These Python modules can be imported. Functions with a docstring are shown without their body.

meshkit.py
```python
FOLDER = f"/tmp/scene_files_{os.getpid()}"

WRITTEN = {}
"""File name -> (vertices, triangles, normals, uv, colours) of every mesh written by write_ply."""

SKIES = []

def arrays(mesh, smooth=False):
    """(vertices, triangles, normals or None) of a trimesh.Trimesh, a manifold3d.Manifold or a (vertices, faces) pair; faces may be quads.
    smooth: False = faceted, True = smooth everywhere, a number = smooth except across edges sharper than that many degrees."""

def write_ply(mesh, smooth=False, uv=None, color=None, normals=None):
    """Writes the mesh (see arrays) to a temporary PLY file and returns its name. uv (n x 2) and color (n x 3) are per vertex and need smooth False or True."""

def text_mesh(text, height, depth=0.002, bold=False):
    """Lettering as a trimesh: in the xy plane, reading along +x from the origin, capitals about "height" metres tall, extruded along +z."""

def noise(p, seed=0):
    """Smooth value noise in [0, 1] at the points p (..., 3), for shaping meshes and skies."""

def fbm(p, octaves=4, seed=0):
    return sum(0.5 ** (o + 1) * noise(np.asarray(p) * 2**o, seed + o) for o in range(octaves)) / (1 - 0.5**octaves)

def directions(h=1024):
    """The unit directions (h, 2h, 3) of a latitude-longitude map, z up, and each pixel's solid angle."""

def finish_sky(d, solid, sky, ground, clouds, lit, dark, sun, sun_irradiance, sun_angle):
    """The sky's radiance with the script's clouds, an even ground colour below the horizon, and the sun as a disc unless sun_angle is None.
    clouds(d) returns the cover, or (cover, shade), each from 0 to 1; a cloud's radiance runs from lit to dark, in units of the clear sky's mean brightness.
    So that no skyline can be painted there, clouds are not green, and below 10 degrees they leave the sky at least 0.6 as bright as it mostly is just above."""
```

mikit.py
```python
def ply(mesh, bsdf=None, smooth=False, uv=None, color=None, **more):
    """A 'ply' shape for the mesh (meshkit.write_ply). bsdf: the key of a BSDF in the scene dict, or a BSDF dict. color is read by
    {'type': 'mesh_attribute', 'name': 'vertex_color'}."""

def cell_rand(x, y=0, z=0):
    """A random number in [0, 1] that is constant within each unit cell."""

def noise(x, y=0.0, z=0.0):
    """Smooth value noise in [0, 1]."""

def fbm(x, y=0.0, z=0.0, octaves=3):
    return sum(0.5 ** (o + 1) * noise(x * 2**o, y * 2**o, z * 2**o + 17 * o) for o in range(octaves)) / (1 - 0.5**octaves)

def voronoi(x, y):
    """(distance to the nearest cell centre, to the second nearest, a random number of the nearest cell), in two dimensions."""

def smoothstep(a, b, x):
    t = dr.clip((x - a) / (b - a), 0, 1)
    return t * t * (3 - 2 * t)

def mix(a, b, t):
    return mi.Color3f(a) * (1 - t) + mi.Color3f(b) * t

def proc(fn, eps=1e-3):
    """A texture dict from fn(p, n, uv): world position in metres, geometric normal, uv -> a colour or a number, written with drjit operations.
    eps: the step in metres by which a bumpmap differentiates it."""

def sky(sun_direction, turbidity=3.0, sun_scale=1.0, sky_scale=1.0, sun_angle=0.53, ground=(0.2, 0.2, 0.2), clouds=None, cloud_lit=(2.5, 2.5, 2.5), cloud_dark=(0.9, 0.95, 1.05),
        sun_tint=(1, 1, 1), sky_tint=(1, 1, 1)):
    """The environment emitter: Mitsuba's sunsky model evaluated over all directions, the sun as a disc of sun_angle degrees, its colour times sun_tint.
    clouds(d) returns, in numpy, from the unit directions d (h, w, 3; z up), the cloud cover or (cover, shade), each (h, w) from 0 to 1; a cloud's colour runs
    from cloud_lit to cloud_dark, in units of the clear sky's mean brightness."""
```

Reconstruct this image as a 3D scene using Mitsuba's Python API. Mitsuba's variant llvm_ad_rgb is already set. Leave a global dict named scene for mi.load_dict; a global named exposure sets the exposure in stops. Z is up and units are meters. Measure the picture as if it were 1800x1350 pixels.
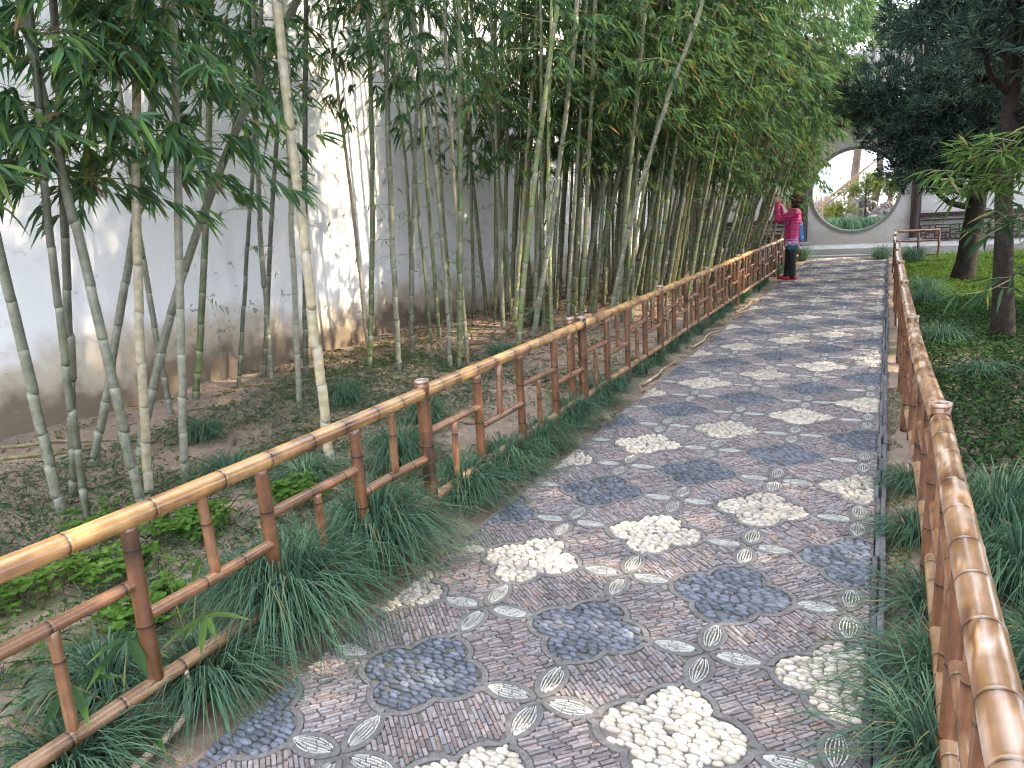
import math
import numpy as np, trimesh, mitsuba as mi, drjit as dr, mikit, meshkit
import manifold3d as m3
from shapely.geometry import Polygon, Point, box as sbox
from shapely.ops import unary_union
T = mi.ScalarTransform4f
scene, labels = {}, {}

# ------------------------------------------------------------------ camera, sky, exposure
CAM = np.array([0.45351, -2.12784, 1.39488])
FWD = np.array([-0.445241, 0.867887, -0.220299])
DOWN = np.array([0.047815, -0.222636, -0.973728])
scene['camera'] = {'type': 'perspective', 'fov': 69.52, 'fov_axis': 'x', 'near_clip': 0.05, 'far_clip': 400.0,
                   'to_world': T().look_at(origin=CAM.tolist(), target=(CAM + FWD).tolist(), up=(-DOWN).tolist())}
SUN = np.array([0.71, 0.16, 0.62]); SUN = SUN / np.linalg.norm(SUN)
scene['sky'] = mikit.sky(SUN.tolist(), turbidity=3, sun_scale=0.62, sky_scale=1.0,
                         clouds=lambda d: (0.75 + 0.25 * np.clip((meshkit.fbm(d * 2.2 + 3.0, 4) - 0.3) * 2.6, 0, 1), 0.35 * meshkit.fbm(d * 3.1, 4)), cloud_lit=(3.9, 4.15, 4.7), cloud_dark=(2.5, 2.7, 3.1))
exposure = 3.88

# ------------------------------------------------------------------ materials
def pr(base=None, rough=0.6, **k):
    return {'type': 'principled', 'base_color': base, 'roughness': rough, **k}
def leafmat(rough, trans): return {'type': 'principledthin', 'base_color': None, 'roughness': rough, 'diff_trans': trans, 'spec_trans': 0.0, 'eta': 1.45}
# their base_color is each mesh's own colouring: filled in at the end (see colours())
TINTED = {
    'leaf_material': leafmat(0.38, 1.1), 'needle_material': leafmat(0.36, 0.45), 'blade_material': leafmat(0.38, 0.6), 'litter_material': leafmat(0.8, 0.15),
    'culm_material': pr(rough=0.42, specular=0.45), 'varnish_material': pr(rough=0.22, specular=0.7, clearcoat=1.0, clearcoat_gloss=0.93),
    'stone_material': pr(rough=0.55, specular=0.4), 'tile_material': pr(rough=0.7, specular=0.35), 'porcelain_material': pr(rough=0.3, specular=0.5),
    'bark_material': pr(rough=0.9, specular=0.2), 'cloth_material': pr(rough=0.7, sheen=0.3, specular=0.3), 'jacket_material': pr(rough=0.42, specular=0.5),
    'skin_material': pr(rough=0.5), 'wood_material': pr(rough=0.45, specular=0.4)}
def f_ground(p, n, uv):
    a = mikit.fbm(p.x * 1.3, p.y * 1.3, 0.0, 4)
    b = mikit.fbm(p.x * 9 + 5, p.y * 9, 0.0, 3)
    c = mikit.noise(p.x * 60, p.y * 60)
    col = mikit.mix((0.115, 0.086, 0.066), (0.26, 0.20, 0.155), b * 0.6 + c * 0.4)
    col = mikit.mix(col, (0.055, 0.070, 0.022), mikit.smoothstep(0.52, 0.72, a) * mikit.smoothstep(0.35, 0.6, b) * 0.75)
    lawn = mikit.smoothstep(0.75, 1.1, p.x) * mikit.smoothstep(6.5, 8.0, p.y)
    near = mikit.smoothstep(0.75, 1.0, p.x) * mikit.smoothstep(0.3, 0.6, a) * 0.6
    return mikit.mix(mikit.mix(col, (0.04, 0.06, 0.022), near), (0.05, 0.085, 0.018), lawn * 0.85)
scene['ground_material'] = {'type': 'bumpmap', 'arbitrary': {**mikit.proc(lambda p, n, uv: mikit.fbm(p.x * 30, p.y * 30, 0.0, 3), eps=3e-3)}, 'scale': 0.012,
                            'bsdf': pr(mikit.proc(f_ground), 0.95, specular=0.2)}
def f_mortar(p, n, uv):
    b = mikit.fbm(p.x * 14, p.y * 14, 0.0, 4)
    m = mikit.fbm(p.x * 3 + 9, p.y * 3, 0.0, 3)
    col = mikit.mix((0.085, 0.075, 0.067), (0.165, 0.148, 0.132), b)
    col = mikit.mix(col, (0.06, 0.075, 0.03), mikit.smoothstep(0.55, 0.75, m) * 0.6)
    edge = mikit.smoothstep(-1.0, -1.17, p.x) * mikit.smoothstep(0.3, 0.6, mikit.fbm(p.x * 8, p.y * 8, 0.0, 3) + 0.1)
    return mikit.mix(col, (0.16, 0.125, 0.10), edge * 0.8)
scene['mortar_material'] = pr(mikit.proc(f_mortar), 0.85, specular=0.25)
def f_wall(p, n, uv):
    q = p.y + p.x * 0.9
    big = mikit.fbm(q * 0.9, p.z * 0.9, 2.0, 4)
    fine = mikit.fbm(q * 9, p.z * 9, 1.0, 4)
    streak = mikit.fbm(q * 5, p.z * 0.5, 7.0, 3)
    col = mikit.mix((0.77, 0.775, 0.78), (0.82, 0.82, 0.82), big * 0.7 + fine * 0.3)
    col = mikit.mix(col, (0.50, 0.50, 0.49), mikit.smoothstep(0.58, 0.8, streak) * 0.3)
    h = p.z + (big - 0.5) * 0.75 + (fine - 0.5) * 0.28
    col = mikit.mix(col, (0.42, 0.34, 0.225), mikit.smoothstep(0.72, 0.30, h) * 0.8)
    col = mikit.mix(col, (0.13, 0.098, 0.066), mikit.smoothstep(0.34, 0.06, h + (streak - 0.5) * 0.3) * 0.85)
    sp = mikit.fbm(q * 13 + 40, p.z * 17, 3.0, 3)
    flake = mikit.smoothstep(0.745, 0.79, sp) * mikit.smoothstep(1.7, 0.5, p.z) * mikit.smoothstep(0.45, 0.6, mikit.noise(q * 1.7 + 3, p.z * 2.0))
    d1, d2, _ = mikit.voronoi(q * 0.55 + fine * 0.5, p.z * 0.75 + big * 0.6)
    col = mikit.mix(col, (0.30, 0.29, 0.27), mikit.smoothstep(0.012, 0.003, d2 - d1) * mikit.smoothstep(0.5, 0.62, mikit.noise(q * 0.9 + 8, p.z * 0.9)) * 0.7)
    return mikit.mix(col, (0.20, 0.195, 0.18), flake * 0.75)
def f_corridor_shaded(p, n, uv):
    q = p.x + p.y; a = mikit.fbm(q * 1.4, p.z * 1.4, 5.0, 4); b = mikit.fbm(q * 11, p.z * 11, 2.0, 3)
    col = mikit.mix((0.40, 0.385, 0.37), (0.56, 0.55, 0.54), a * 0.7 + b * 0.3)  # plaster greyed: roof shade put into the colour, over its own mottling
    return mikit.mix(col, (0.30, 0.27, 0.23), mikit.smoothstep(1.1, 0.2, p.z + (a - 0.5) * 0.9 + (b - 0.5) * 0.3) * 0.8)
scene['shaded_corridor_wall_material'] = pr(mikit.proc(f_corridor_shaded), 0.9, specular=0.2)
scene['wall_material'] = pr(mikit.proc(f_wall), 0.9, specular=0.2)
def f_slab(p, n, uv):
    b = mikit.fbm(p.x * 6, p.y * 6, p.z * 6, 4)
    c = mikit.noise(p.x * 90, p.y * 90, p.z * 90)
    return mikit.mix((0.20, 0.19, 0.175), (0.36, 0.35, 0.33), b * 0.7 + c * 0.3)
scene['slab_material'] = pr(mikit.proc(f_slab), 0.8, specular=0.3)
def f_court(p, n, uv):
    b = mikit.fbm(p.x * 3, p.y * 3, 0.0, 4)
    return mikit.mix((0.36, 0.34, 0.31), (0.52, 0.50, 0.47), b)
scene['court_material'] = pr(mikit.proc(f_court), 0.85)

# ------------------------------------------------------------------ helpers
R = lambda s: np.random.default_rng(s)
used = {}
def numbered(name):
    k = used.get(name, 0); used[name] = k + 1
    return name if k == 0 else f'{name}_{k:03d}'
def tag(key, label=None, cat=None, group=None, kind=None):
    d = labels.setdefault(key, {})
    for a, b in (('label', label), ('category', cat), ('group', group), ('kind', kind)):
        if b: d[a] = b
    return key
class MB:
    """collects pieces (vertices, triangles, colours) of ONE mesh"""
    def __init__(s): s.v, s.f, s.c, s.n = [], [], [], 0
    def add(s, v, f, c):
        v = np.asarray(v, float); f = np.asarray(f, int)
        if f.ndim == 2 and f.shape[1] == 4: f = np.vstack([f[:, [0, 1, 2]], f[:, [0, 2, 3]]])
        c = np.broadcast_to(np.asarray(c, float), (len(v), 3))
        s.v.append(v); s.f.append(f + s.n); s.c.append(c); s.n += len(v); return s
    def data(s): return np.vstack(s.v), np.vstack(s.f), np.clip(np.vstack(s.c), 0.002, 0.95)
    def build(s, key, mat, smooth=False):
        v, f, c = s.data()
        scene[key] = {'type': 'pending'}; pending.append((key, v, f, c, mat, smooth))
        return key
pending = []
def unit(a): a = np.asarray(a, float); return a / (np.linalg.norm(a, axis=-1, keepdims=True) + 1e-12)
def tube(P, r, sides=8, cap=True):
    P = np.asarray(P, float); n = len(P); r = np.broadcast_to(np.asarray(r, float), (n,))
    t = unit(np.gradient(P, axis=0))
    ref = np.array([0, 0, 1.0]) if abs(t[0, 2]) < 0.9 else np.array([1.0, 0, 0])
    a = unit(np.cross(t, ref)); b = np.cross(t, a)
    th = np.arange(sides) * 2 * np.pi / sides
    V = P[:, None] + r[:, None, None] * (np.cos(th)[None, :, None] * a[:, None] + np.sin(th)[None, :, None] * b[:, None])
    i, j = np.meshgrid(np.arange(n - 1), np.arange(sides), indexing='ij'); k = (j + 1) % sides
    F = np.stack([i * sides + j, i * sides + k, (i + 1) * sides + k, (i + 1) * sides + j], -1).reshape(-1, 4)
    F = np.vstack([F[:, [0, 1, 2]], F[:, [0, 2, 3]]]); V = V.reshape(-1, 3)
    if cap:
        V = np.vstack([V, P[:1], P[-1:]]); c0, c1 = n * sides, n * sides + 1; j = np.arange(sides)
        F = np.vstack([F, np.stack([np.full(sides, c0), (j + 1) % sides, j], 1), np.stack([np.full(sides, c1), (n - 1) * sides + j, (n - 1) * sides + (j + 1) % sides], 1)])
    return V, F
def many_tubes(P0, P1, P2, r, sides=3):
    """thin 3-point tubes, all at once"""
    n = len(P0); pts = np.stack([P0, P1, P2], 1); t = unit(P2 - P0)
    a = unit(np.cross(t, np.array([0.13, 0.31, 0.94]))); b = np.cross(t, a)
    th = np.arange(sides) * 2 * np.pi / sides
    ring = np.cos(th)[None, :, None] * a[:, None] + np.sin(th)[None, :, None] * b[:, None]
    rr = np.asarray(r)[:, None] * np.array([1, 0.8, 0.35])[None]
    V = (pts[:, :, None] + rr[:, :, None, None] * ring[:, None]).reshape(-1, 3)
    f = []
    for i in range(2):
        for j in range(sides):
            k = (j + 1) % sides
            f += [[i * sides + j, i * sides + k, (i + 1) * sides + k], [i * sides + j, (i + 1) * sides + k, (i + 1) * sides + j]]
    F = (np.array(f)[None] + (np.arange(n) * 3 * sides)[:, None, None]).reshape(-1, 3)
    return V, F
BOXF = np.array([[0, 3, 2, 1], [4, 5, 6, 7], [0, 1, 5, 4], [1, 2, 6, 5], [2, 3, 7, 6], [3, 0, 4, 7]])
def box(x0, x1, y0, y1, z0, z1):
    return np.array([[x0, y0, z0], [x1, y0, z0], [x1, y1, z0], [x0, y1, z0], [x0, y0, z1], [x1, y0, z1], [x1, y1, z1], [x0, y1, z1]], float), BOXF
def cbox(x0, x1, y0, y1, z0, z1, b=0.008):
    """box with chamfered edges"""
    m = trimesh.convex.convex_hull(np.vstack([box(x0 + b * i, x1 - b * i, y0 + b * j, y1 - b * j, z0 + b * k, z1 - b * k)[0] for i, j, k in ((0, 1, 1), (1, 0, 1), (1, 1, 0))]))
    return np.array(m.vertices), np.array(m.faces)
def poly_prism(p, z0, z1):
    out = []
    for g in getattr(p, 'geoms', [p]):
        if g.area > 1e-7:
            m = trimesh.creation.extrude_polygon(g, z1 - z0, engine='earcut'); m.apply_translation([0, 0, z0]); out.append(m)
    m = trimesh.util.concatenate(out)
    return np.array(m.vertices), np.array(m.faces)
def hulls(chains, edge, taubin=12):
    """one smooth body: hulls of spheres (centre, radius) along chains"""
    parts = []
    for ch in chains:
        for (p, r), (q, s) in zip(ch[:-1], ch[1:]):
            a = m3.Manifold.sphere(r, 20).translate(list(map(float, p))); b = m3.Manifold.sphere(s, 20).translate(list(map(float, q)))
            parts.append(m3.Manifold.batch_hull([a, b]))
    m = m3.Manifold.batch_boolean(parts, m3.OpType.Add).refine_to_length(edge).to_mesh()
    tm = trimesh.Trimesh(m.vert_properties[:, :3], m.tri_verts, process=True)
    trimesh.smoothing.filter_taubin(tm, iterations=taubin)
    return np.array(tm.vertices), np.array(tm.faces), np.array(tm.vertex_normals)
def leaves(P, D, N, L, W, droop, col, tip=None, fold=0.25, fine=False, flat=False):
    """lance-shaped leaves: bases, directions, normals, lengths, widths, droop as a share of the length; col (n,3)"""
    n = len(P); D = unit(D); S = unit(np.cross(D, N)); N = np.cross(S, D)
    L = np.broadcast_to(L, (n,))[:, None]; W = np.broadcast_to(W, (n,))[:, None]; droop = np.broadcast_to(droop, (n,))[:, None]
    at = lambda t: P + D * L * t - np.array([0, 0, 1.0]) * droop * L * t * t
    ts = ((0.22, 0.85), (0.55, 0.9)) if fine else ((0.28, 1.0), (0.62, 0.8))
    tip = col if tip is None else tip
    if flat:
        c = at(0.42); h = N * W * fold * 0.3
        V = np.stack([at(0.0), c - S * W * 0.5 + h, at(1.0), c + S * W * 0.5 - h], 1).reshape(-1, 3); C = np.stack([col, col, tip, col], 1).reshape(-1, 3)
        return V, (np.array([[0, 1, 2], [0, 2, 3]])[None] + (np.arange(n) * 4)[:, None, None]).reshape(-1, 3), C, 4, 2
    if fine:
        vs, cs = [at(0.0)], [col * 0.9]
        for (t, w) in ts:
            c = at(t); h = N * W * fold * w
            vs += [c - S * W * w * 0.5 + h, c - h * 0.6, c + S * W * w * 0.5 + h]; cs += [col, col * 1.08 + 0.004, col]
        vs.append(at(1.0)); cs.append(tip)
        f = [[0, 1, 2], [0, 2, 3], [1, 4, 5], [1, 5, 2], [2, 5, 6], [2, 6, 3], [4, 7, 5], [5, 7, 6]]
    else:
        vs, cs = [at(0.0)], [col]
        for k, (t, w) in enumerate(ts):
            c = at(t); h = N * W * fold * (1 - 2 * k) * 0.4
            vs += [c - S * W * w * 0.5 + h, c + S * W * w * 0.5 - h]; cs += [col, col]
        vs.append(at(1.0)); cs.append(tip)
        f = [[0, 1, 2], [1, 3, 4], [1, 4, 2], [3, 5, 4]]
    k = len(vs)
    V = np.stack(vs, 1).reshape(-1, 3); C = np.stack(cs, 1).reshape(-1, 3)
    F = (np.array(f)[None] + (np.arange(n) * k)[:, None, None]).reshape(-1, 3)
    return V, F, C, k, len(f)
def rdir(g, n): v = g.normal(size=(n, 3)); return unit(v)

# ------------------------------------------------------------------ the ground
def gz(x, y):
    x = np.asarray(x, float); y = np.asarray(y, float)
    p = np.stack([x, y, 0 * x], -1)
    b = (meshkit.fbm(p * 1.1, 4, 1) - 0.5) * 0.14 + (meshkit.fbm(p * 7, 3, 2) - 0.5) * 0.035
    off = np.maximum(np.maximum(-1.20 - x, x - 0.50), 0)
    w = np.clip(off / 0.5, 0, 1)
    return -0.028 + w * (b + 0.02) - 0.012 * (1 - w) * (b * 3) - 0.03 * ((x > -1.17) & (x < 0.46))
def axis(lo, a, b, hi, step, far):
    g = 1.25; left = [a]
    s = step
    while left[-1] > lo: s *= g; left.append(left[-1] - s)
    right = [b]; s = step
    while right[-1] < hi: s *= g; right.append(right[-1] + s)
    return np.array(left[::-1][:-1] + list(np.arange(a, b, step)) + right)
gx, gy = axis(-60, -6, 4.5, 60, 0.07, 0), axis(-60, -2.2, 9, 90, 0.08, 0)
X, Y = np.meshgrid(gx, gy, indexing='ij'); ni, nj = X.shape
I, J = np.meshgrid(np.arange(ni - 1), np.arange(nj - 1), indexing='ij')
Fq = np.stack([I * nj + J, (I + 1) * nj + J, (I + 1) * nj + J + 1, I * nj + J + 1], -1).reshape(-1, 4)
scene['ground'] = mikit.ply((np.stack([X, Y, gz(X, Y)], -1).reshape(-1, 3), Fq), 'ground_material', smooth=True)
tag('ground', 'brown garden soil with moss between wall, path and trees', 'ground', kind='structure')

# ------------------------------------------------------------------ the pebble mosaic path
LX, LY = 0.4, 0.4117
PX0, PX1, PY0, PY1 = -1.165, 0.462, -3.0, 17.28
yy = np.arange(PY0, PY1 + 0.01, 0.26); xx = np.linspace(PX0 - 0.02, PX1 + 0.002, 8)
GX, GY = np.meshgrid(xx, yy, indexing='ij')
wob = np.where(GX < -1.1, (meshkit.noise(np.stack([GX * 0, GY * 2.2, GX * 0], -1)) - 0.6) * 0.05, 0)
nI, nJ = GX.shape; I, J = np.meshgrid(np.arange(nI - 1), np.arange(nJ - 1), indexing='ij')
scene['path'] = mikit.ply((np.stack([GX + wob, GY, 0 * GX], -1).reshape(-1, 3), np.stack([I * nJ + J, (I + 1) * nJ + J, (I + 1) * nJ + J + 1, I * nJ + J + 1], -1).reshape(-1, 4)), 'mortar_material')
tag('path', 'mosaic garden path of pebbles and tile slivers between two bamboo fences', 'path', kind='structure')
th = np.linspace(0, 2 * np.pi, 24, endpoint=False)
QUAT = unary_union([Point(0.107 * math.cos(a), 0.107 * math.sin(a)).buffer(0.099, 6) for a in np.arange(4) * np.pi / 2] +
                   [Polygon([(0.03 * math.sin(a) + 0.15 * math.cos(a), -0.03 * math.cos(a) + 0.15 * math.sin(a)), (0.228 * math.cos(a), 0.228 * math.sin(a)), (-0.03 * math.sin(a) + 0.15 * math.cos(a), 0.03 * math.cos(a) + 0.15 * math.sin(a))]) for a in np.arange(4) * np.pi / 2]).buffer(0)
t_ = np.linspace(0, 1, 11)
def petal_shape(a, l0=0.026, l1=0.172, w=0.031):
    prof = w * np.sin(np.pi * t_) ** 0.8; l = l0 + (l1 - l0) * t_
    pts = list(zip(l, prof)) + list(zip(l[::-1], -prof[::-1]))
    c, s = math.cos(a), math.sin(a)
    return Polygon([(c * x - s * y, s * x + c * y) for x, y in pts]).buffer(0)
PET = [petal_shape(a) for a in np.arange(4) * np.pi / 2]
EDGEBOX = sbox(PX0, PY0, PX1, PY1)
g = R(7)
pebW, pebB, sl_pieces, shard_list = [], [], [], []
def dist_px(x, y):
    d = np.array([x, y, 0]) - CAM; return 1.0 / max(0.3, d @ FWD)
def inview(x, y):
    d = np.array([x, y, 0.0]) - CAM; zc = d @ FWD
    if zc < 0.3: return False
    right = np.cross(FWD, -DOWN); right = -np.cross(-DOWN, FWD)
    u, v = 1297 * (d @ np.cross(FWD, -DOWN)) / zc, 1297 * (d @ DOWN) / zc
    return abs(u) < 930 and v < 705
quats, petals = [], []
for i in range(-4, 3):
    for j in range(-8, 43):
        cx, cy = i * LX, j * LY
        if not (PX0 - 0.25 < cx < PX1 + 0.25 and PY0 < cy < PY1 + 0.2): continue
        if (i + j) % 2:
            quats.append((cx, cy, 'W' if (i - j) % 4 == 1 else 'B'))
        else: petals.append((cx, cy))
from shapely import affinity, contains_xy, prepare
obst = []
RIMC = np.array([0.108, 0.104, 0.10])
def tilt_pebble(x, y, lx, ly, h, ang, col, fine):
    return (x, y, lx, ly, h, ang, col, fine)
for cx, cy, kind in quats:
    qs = g.uniform(0.95, 1.04); shade = g.uniform(0.82, 1.08)
    q = affinity.translate(affinity.rotate(affinity.scale(QUAT, qs, qs * g.uniform(0.96, 1.04), origin=(0, 0)), g.normal(0, 2.5), origin=(0, 0)), cx + g.normal(0, 0.006), cy + g.normal(0, 0.006)).intersection(EDGEBOX)
    if q.is_empty or q.area < 0.004: continue
    rim_out = q.buffer(0.021, 3).intersection(EDGEBOX); rim = rim_out.difference(q.buffer(0.002)).simplify(0.0012); obst.append(rim_out.buffer(0.003))
    key = numbered('path__quatrefoil')
    v, f = poly_prism(rim, -0.01, 0.006 + 0.002 * g.random())
    m = MB(); m.add(v, f, RIMC * (0.8 + 0.5 * meshkit.noise(v * 25)[:, None])); m.build(key, 'tile_material')
    quats_lab = 'quatrefoil of white pebbles in the paving' if kind == 'W' else 'quatrefoil of blue grey pebbles in the paving'
    tag(key, quats_lab)
    prepare(q); inner = q.buffer(-0.005); prepare(inner)
    row = -0.235
    near = cy < 7
    while row < 0.235:
        lh = g.uniform(0.0165, 0.0225)
        u = -0.24 + g.uniform(0, 0.03)
        while u < 0.24:
            ll = g.uniform(0.028, 0.046) if kind == 'W' else g.uniform(0.030, 0.050)
            x, y = cx + u + ll / 2, cy + row + lh / 2 + g.normal(0, 0.0025)
            ok = contains_xy(inner, x, y) and contains_xy(q, x - ll * 0.42, y) and contains_xy(q, x + ll * 0.42, y)
            llu = ll
            for k_ in (0.75, 0.55, 0.4):
                if ok: break
                llu = ll * k_
                for sh_ in (0, 0.25, -0.25):
                    x2 = x + ll * sh_
                    if contains_xy(inner, x2, y) and contains_xy(q, x2 - llu * 0.4, y) and contains_xy(q, x2 + llu * 0.4, y): ok, x = True, x2; break
            if ok and g.random() > 0.03:
                if kind == 'W':
                    col = np.array([0.405, 0.375, 0.325]) * g.uniform(0.72, 1.18) * np.array([1, 1 - 0.06 * g.random(), 1 - 0.14 * g.random()])
                else:
                    col = np.array([0.070, 0.079, 0.098]) * g.uniform(0.6, 1.6) + g.uniform(0, 0.012)
                col = col * shade * (0.82 + 0.36 * float(meshkit.fbm(np.array([x * 4, y * 4, 1.0]), 3)))
                rec = (x, y, llu * 0.53, lh * 0.54 * g.uniform(0.85, 1.1), g.uniform(0.009, 0.014), g.normal(-0.08, 0.11), col, key)
                (pebW if kind == 'W' else pebB).append(rec)
            u += ll * 1.0
        row += lh * 0.98
for cx, cy in petals:
    for a, P_ in zip(np.arange(4) * np.pi / 2, PET):
        q = affinity.translate(P_, cx, cy); c = q.intersection(EDGEBOX)
        if c.is_empty or c.area < 0.25 * q.area: continue
        ro = c.buffer(0.017, 3).intersection(EDGEBOX); obst.append(ro.buffer(0.002))
        key = numbered('path__petal')
        v, f = poly_prism(ro.difference(c), -0.01, 0.006)
        MB().add(v, f, RIMC * (0.75 + 0.5 * meshkit.noise(v * 25)[:, None])).build(key, 'tile_material')
        tag(key, 'leaf shaped inlay of white porcelain shards')
        m = MB(); ca, sa = math.cos(a), math.sin(a)
        for off in np.linspace(-1, 1, 6):
            s = 0.05 + 0.1 * g.random()
            while s < 0.93:
                e = min(0.97, s + g.uniform(0.14, 0.34)); ts = np.linspace(s, e, 4)
                wv = 0.027 * np.sin(np.pi * ts) ** 0.8 * off + g.normal(0, 0.0006)
                wd = 0.0017 * g.uniform(0.6, 1.2)
                if np.max(np.sin(np.pi * ts)) > 0.25 * (1 + 0.8 * abs(off)) or abs(off) < 0.4:
                    l = 0.026 + 0.146 * ts
                    pts = np.vstack([np.c_[l, wv + wd], np.c_[l[::-1], (wv - wd)[::-1]]])
                    xy = np.c_[ca * pts[:, 0] - sa * pts[:, 1] + cx, sa * pts[:, 0] + ca * pts[:, 1] + cy]
                    if xy[:, 0].max() < PX1 and xy[:, 0].min() > PX0 + 0.02 * g.random():
                        hz = 0.0065 + 0.003 * g.random()
                        v = np.vstack([np.c_[xy, np.full(8, hz)], np.c_[xy, np.full(8, -0.005)]])
                        f = [[0, 6, 1], [0, 7, 6], [1, 5, 2], [1, 6, 5], [2, 4, 3], [2, 5, 4]] + sum([[[k, (k + 1) % 8, (k + 1) % 8 + 8], [k, (k + 1) % 8 + 8, k + 8]] for k in range(8)], [])
                        m.add(v, f, np.array([0.40, 0.40, 0.375]) * g.uniform(0.7, 1.12))
                s = e + 0.03
        if m.n:
            m.build(key + '__porcelain', 'porcelain_material'); tag(key + '__porcelain', kind='stuff')
# tile slivers set on edge: alternate cells run along either diagonal
OB = unary_union(obst); prepare(OB)
for ci in range(-4, 3):
    for cj in range(-8, 43):
        cell = sbox(ci * LX, cj * LY, (ci + 1) * LX, (cj + 1) * LY).intersection(EDGEBOX)
        if cell.is_empty: continue
        free = cell.difference(OB)
        if free.area < 1e-4: continue
        prepare(free)
        a0 = (-1 if (ci + cj) % 2 == 0 else 1) * math.radians(46) + g.normal(0, 0.05)
        c0 = np.array([(ci + 0.5) * LX, (cj + 0.5) * LY]); near = cj * LY < 8
        v_ = -0.29
        while v_ < 0.29:
            wd = g.uniform(0.0105, 0.0155); a = a0 + g.normal(0, 0.02)
            U, Vv = np.array([math.cos(a), math.sin(a)]), np.array([-math.sin(a), math.cos(a)])
            s = np.arange(-0.29, 0.29, 0.004); pts = c0 + s[:, None] * U + (v_ + wd / 2) * Vv
            ins = contains_xy(free, pts[:, 0], pts[:, 1])
            k = int(g.integers(0, 6))
            while k < len(s):
                if not ins[k]: k += 1; continue
                e = k; lim = int(g.integers(9, 17))
                while e < len(s) and ins[e] and e - k < lim: e += 1
                if e - k >= 4 and g.random() > 0.015:
                    l = (e - k) * 0.004 - 0.0025; mid = (s[k] + s[e - 1]) / 2
                    tone = g.random()
                    col = np.array([0.176, 0.152, 0.150]) * g.uniform(0.62, 1.3)
                    if tone > 0.9: col = np.array([0.20, 0.150, 0.138]) * g.uniform(0.8, 1.1)
                    elif tone < 0.2: col = np.array([0.150, 0.143, 0.150]) * g.uniform(0.8, 1.3)
                    col = col * (0.72 + 0.56 * float(meshkit.fbm(np.array([*(c0 + U * mid) * 2.2, 3.0]), 3)))
                    sl_pieces.append((c0 + U * mid + Vv * (v_ + wd / 2), U, Vv, l / 2, wd / 2 - 0.0011, 0.0045 + g.uniform(0, 0.004), g.normal(0, 0.0012), col))
                k = e + 1
            v_ += wd + 0.0012
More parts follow.
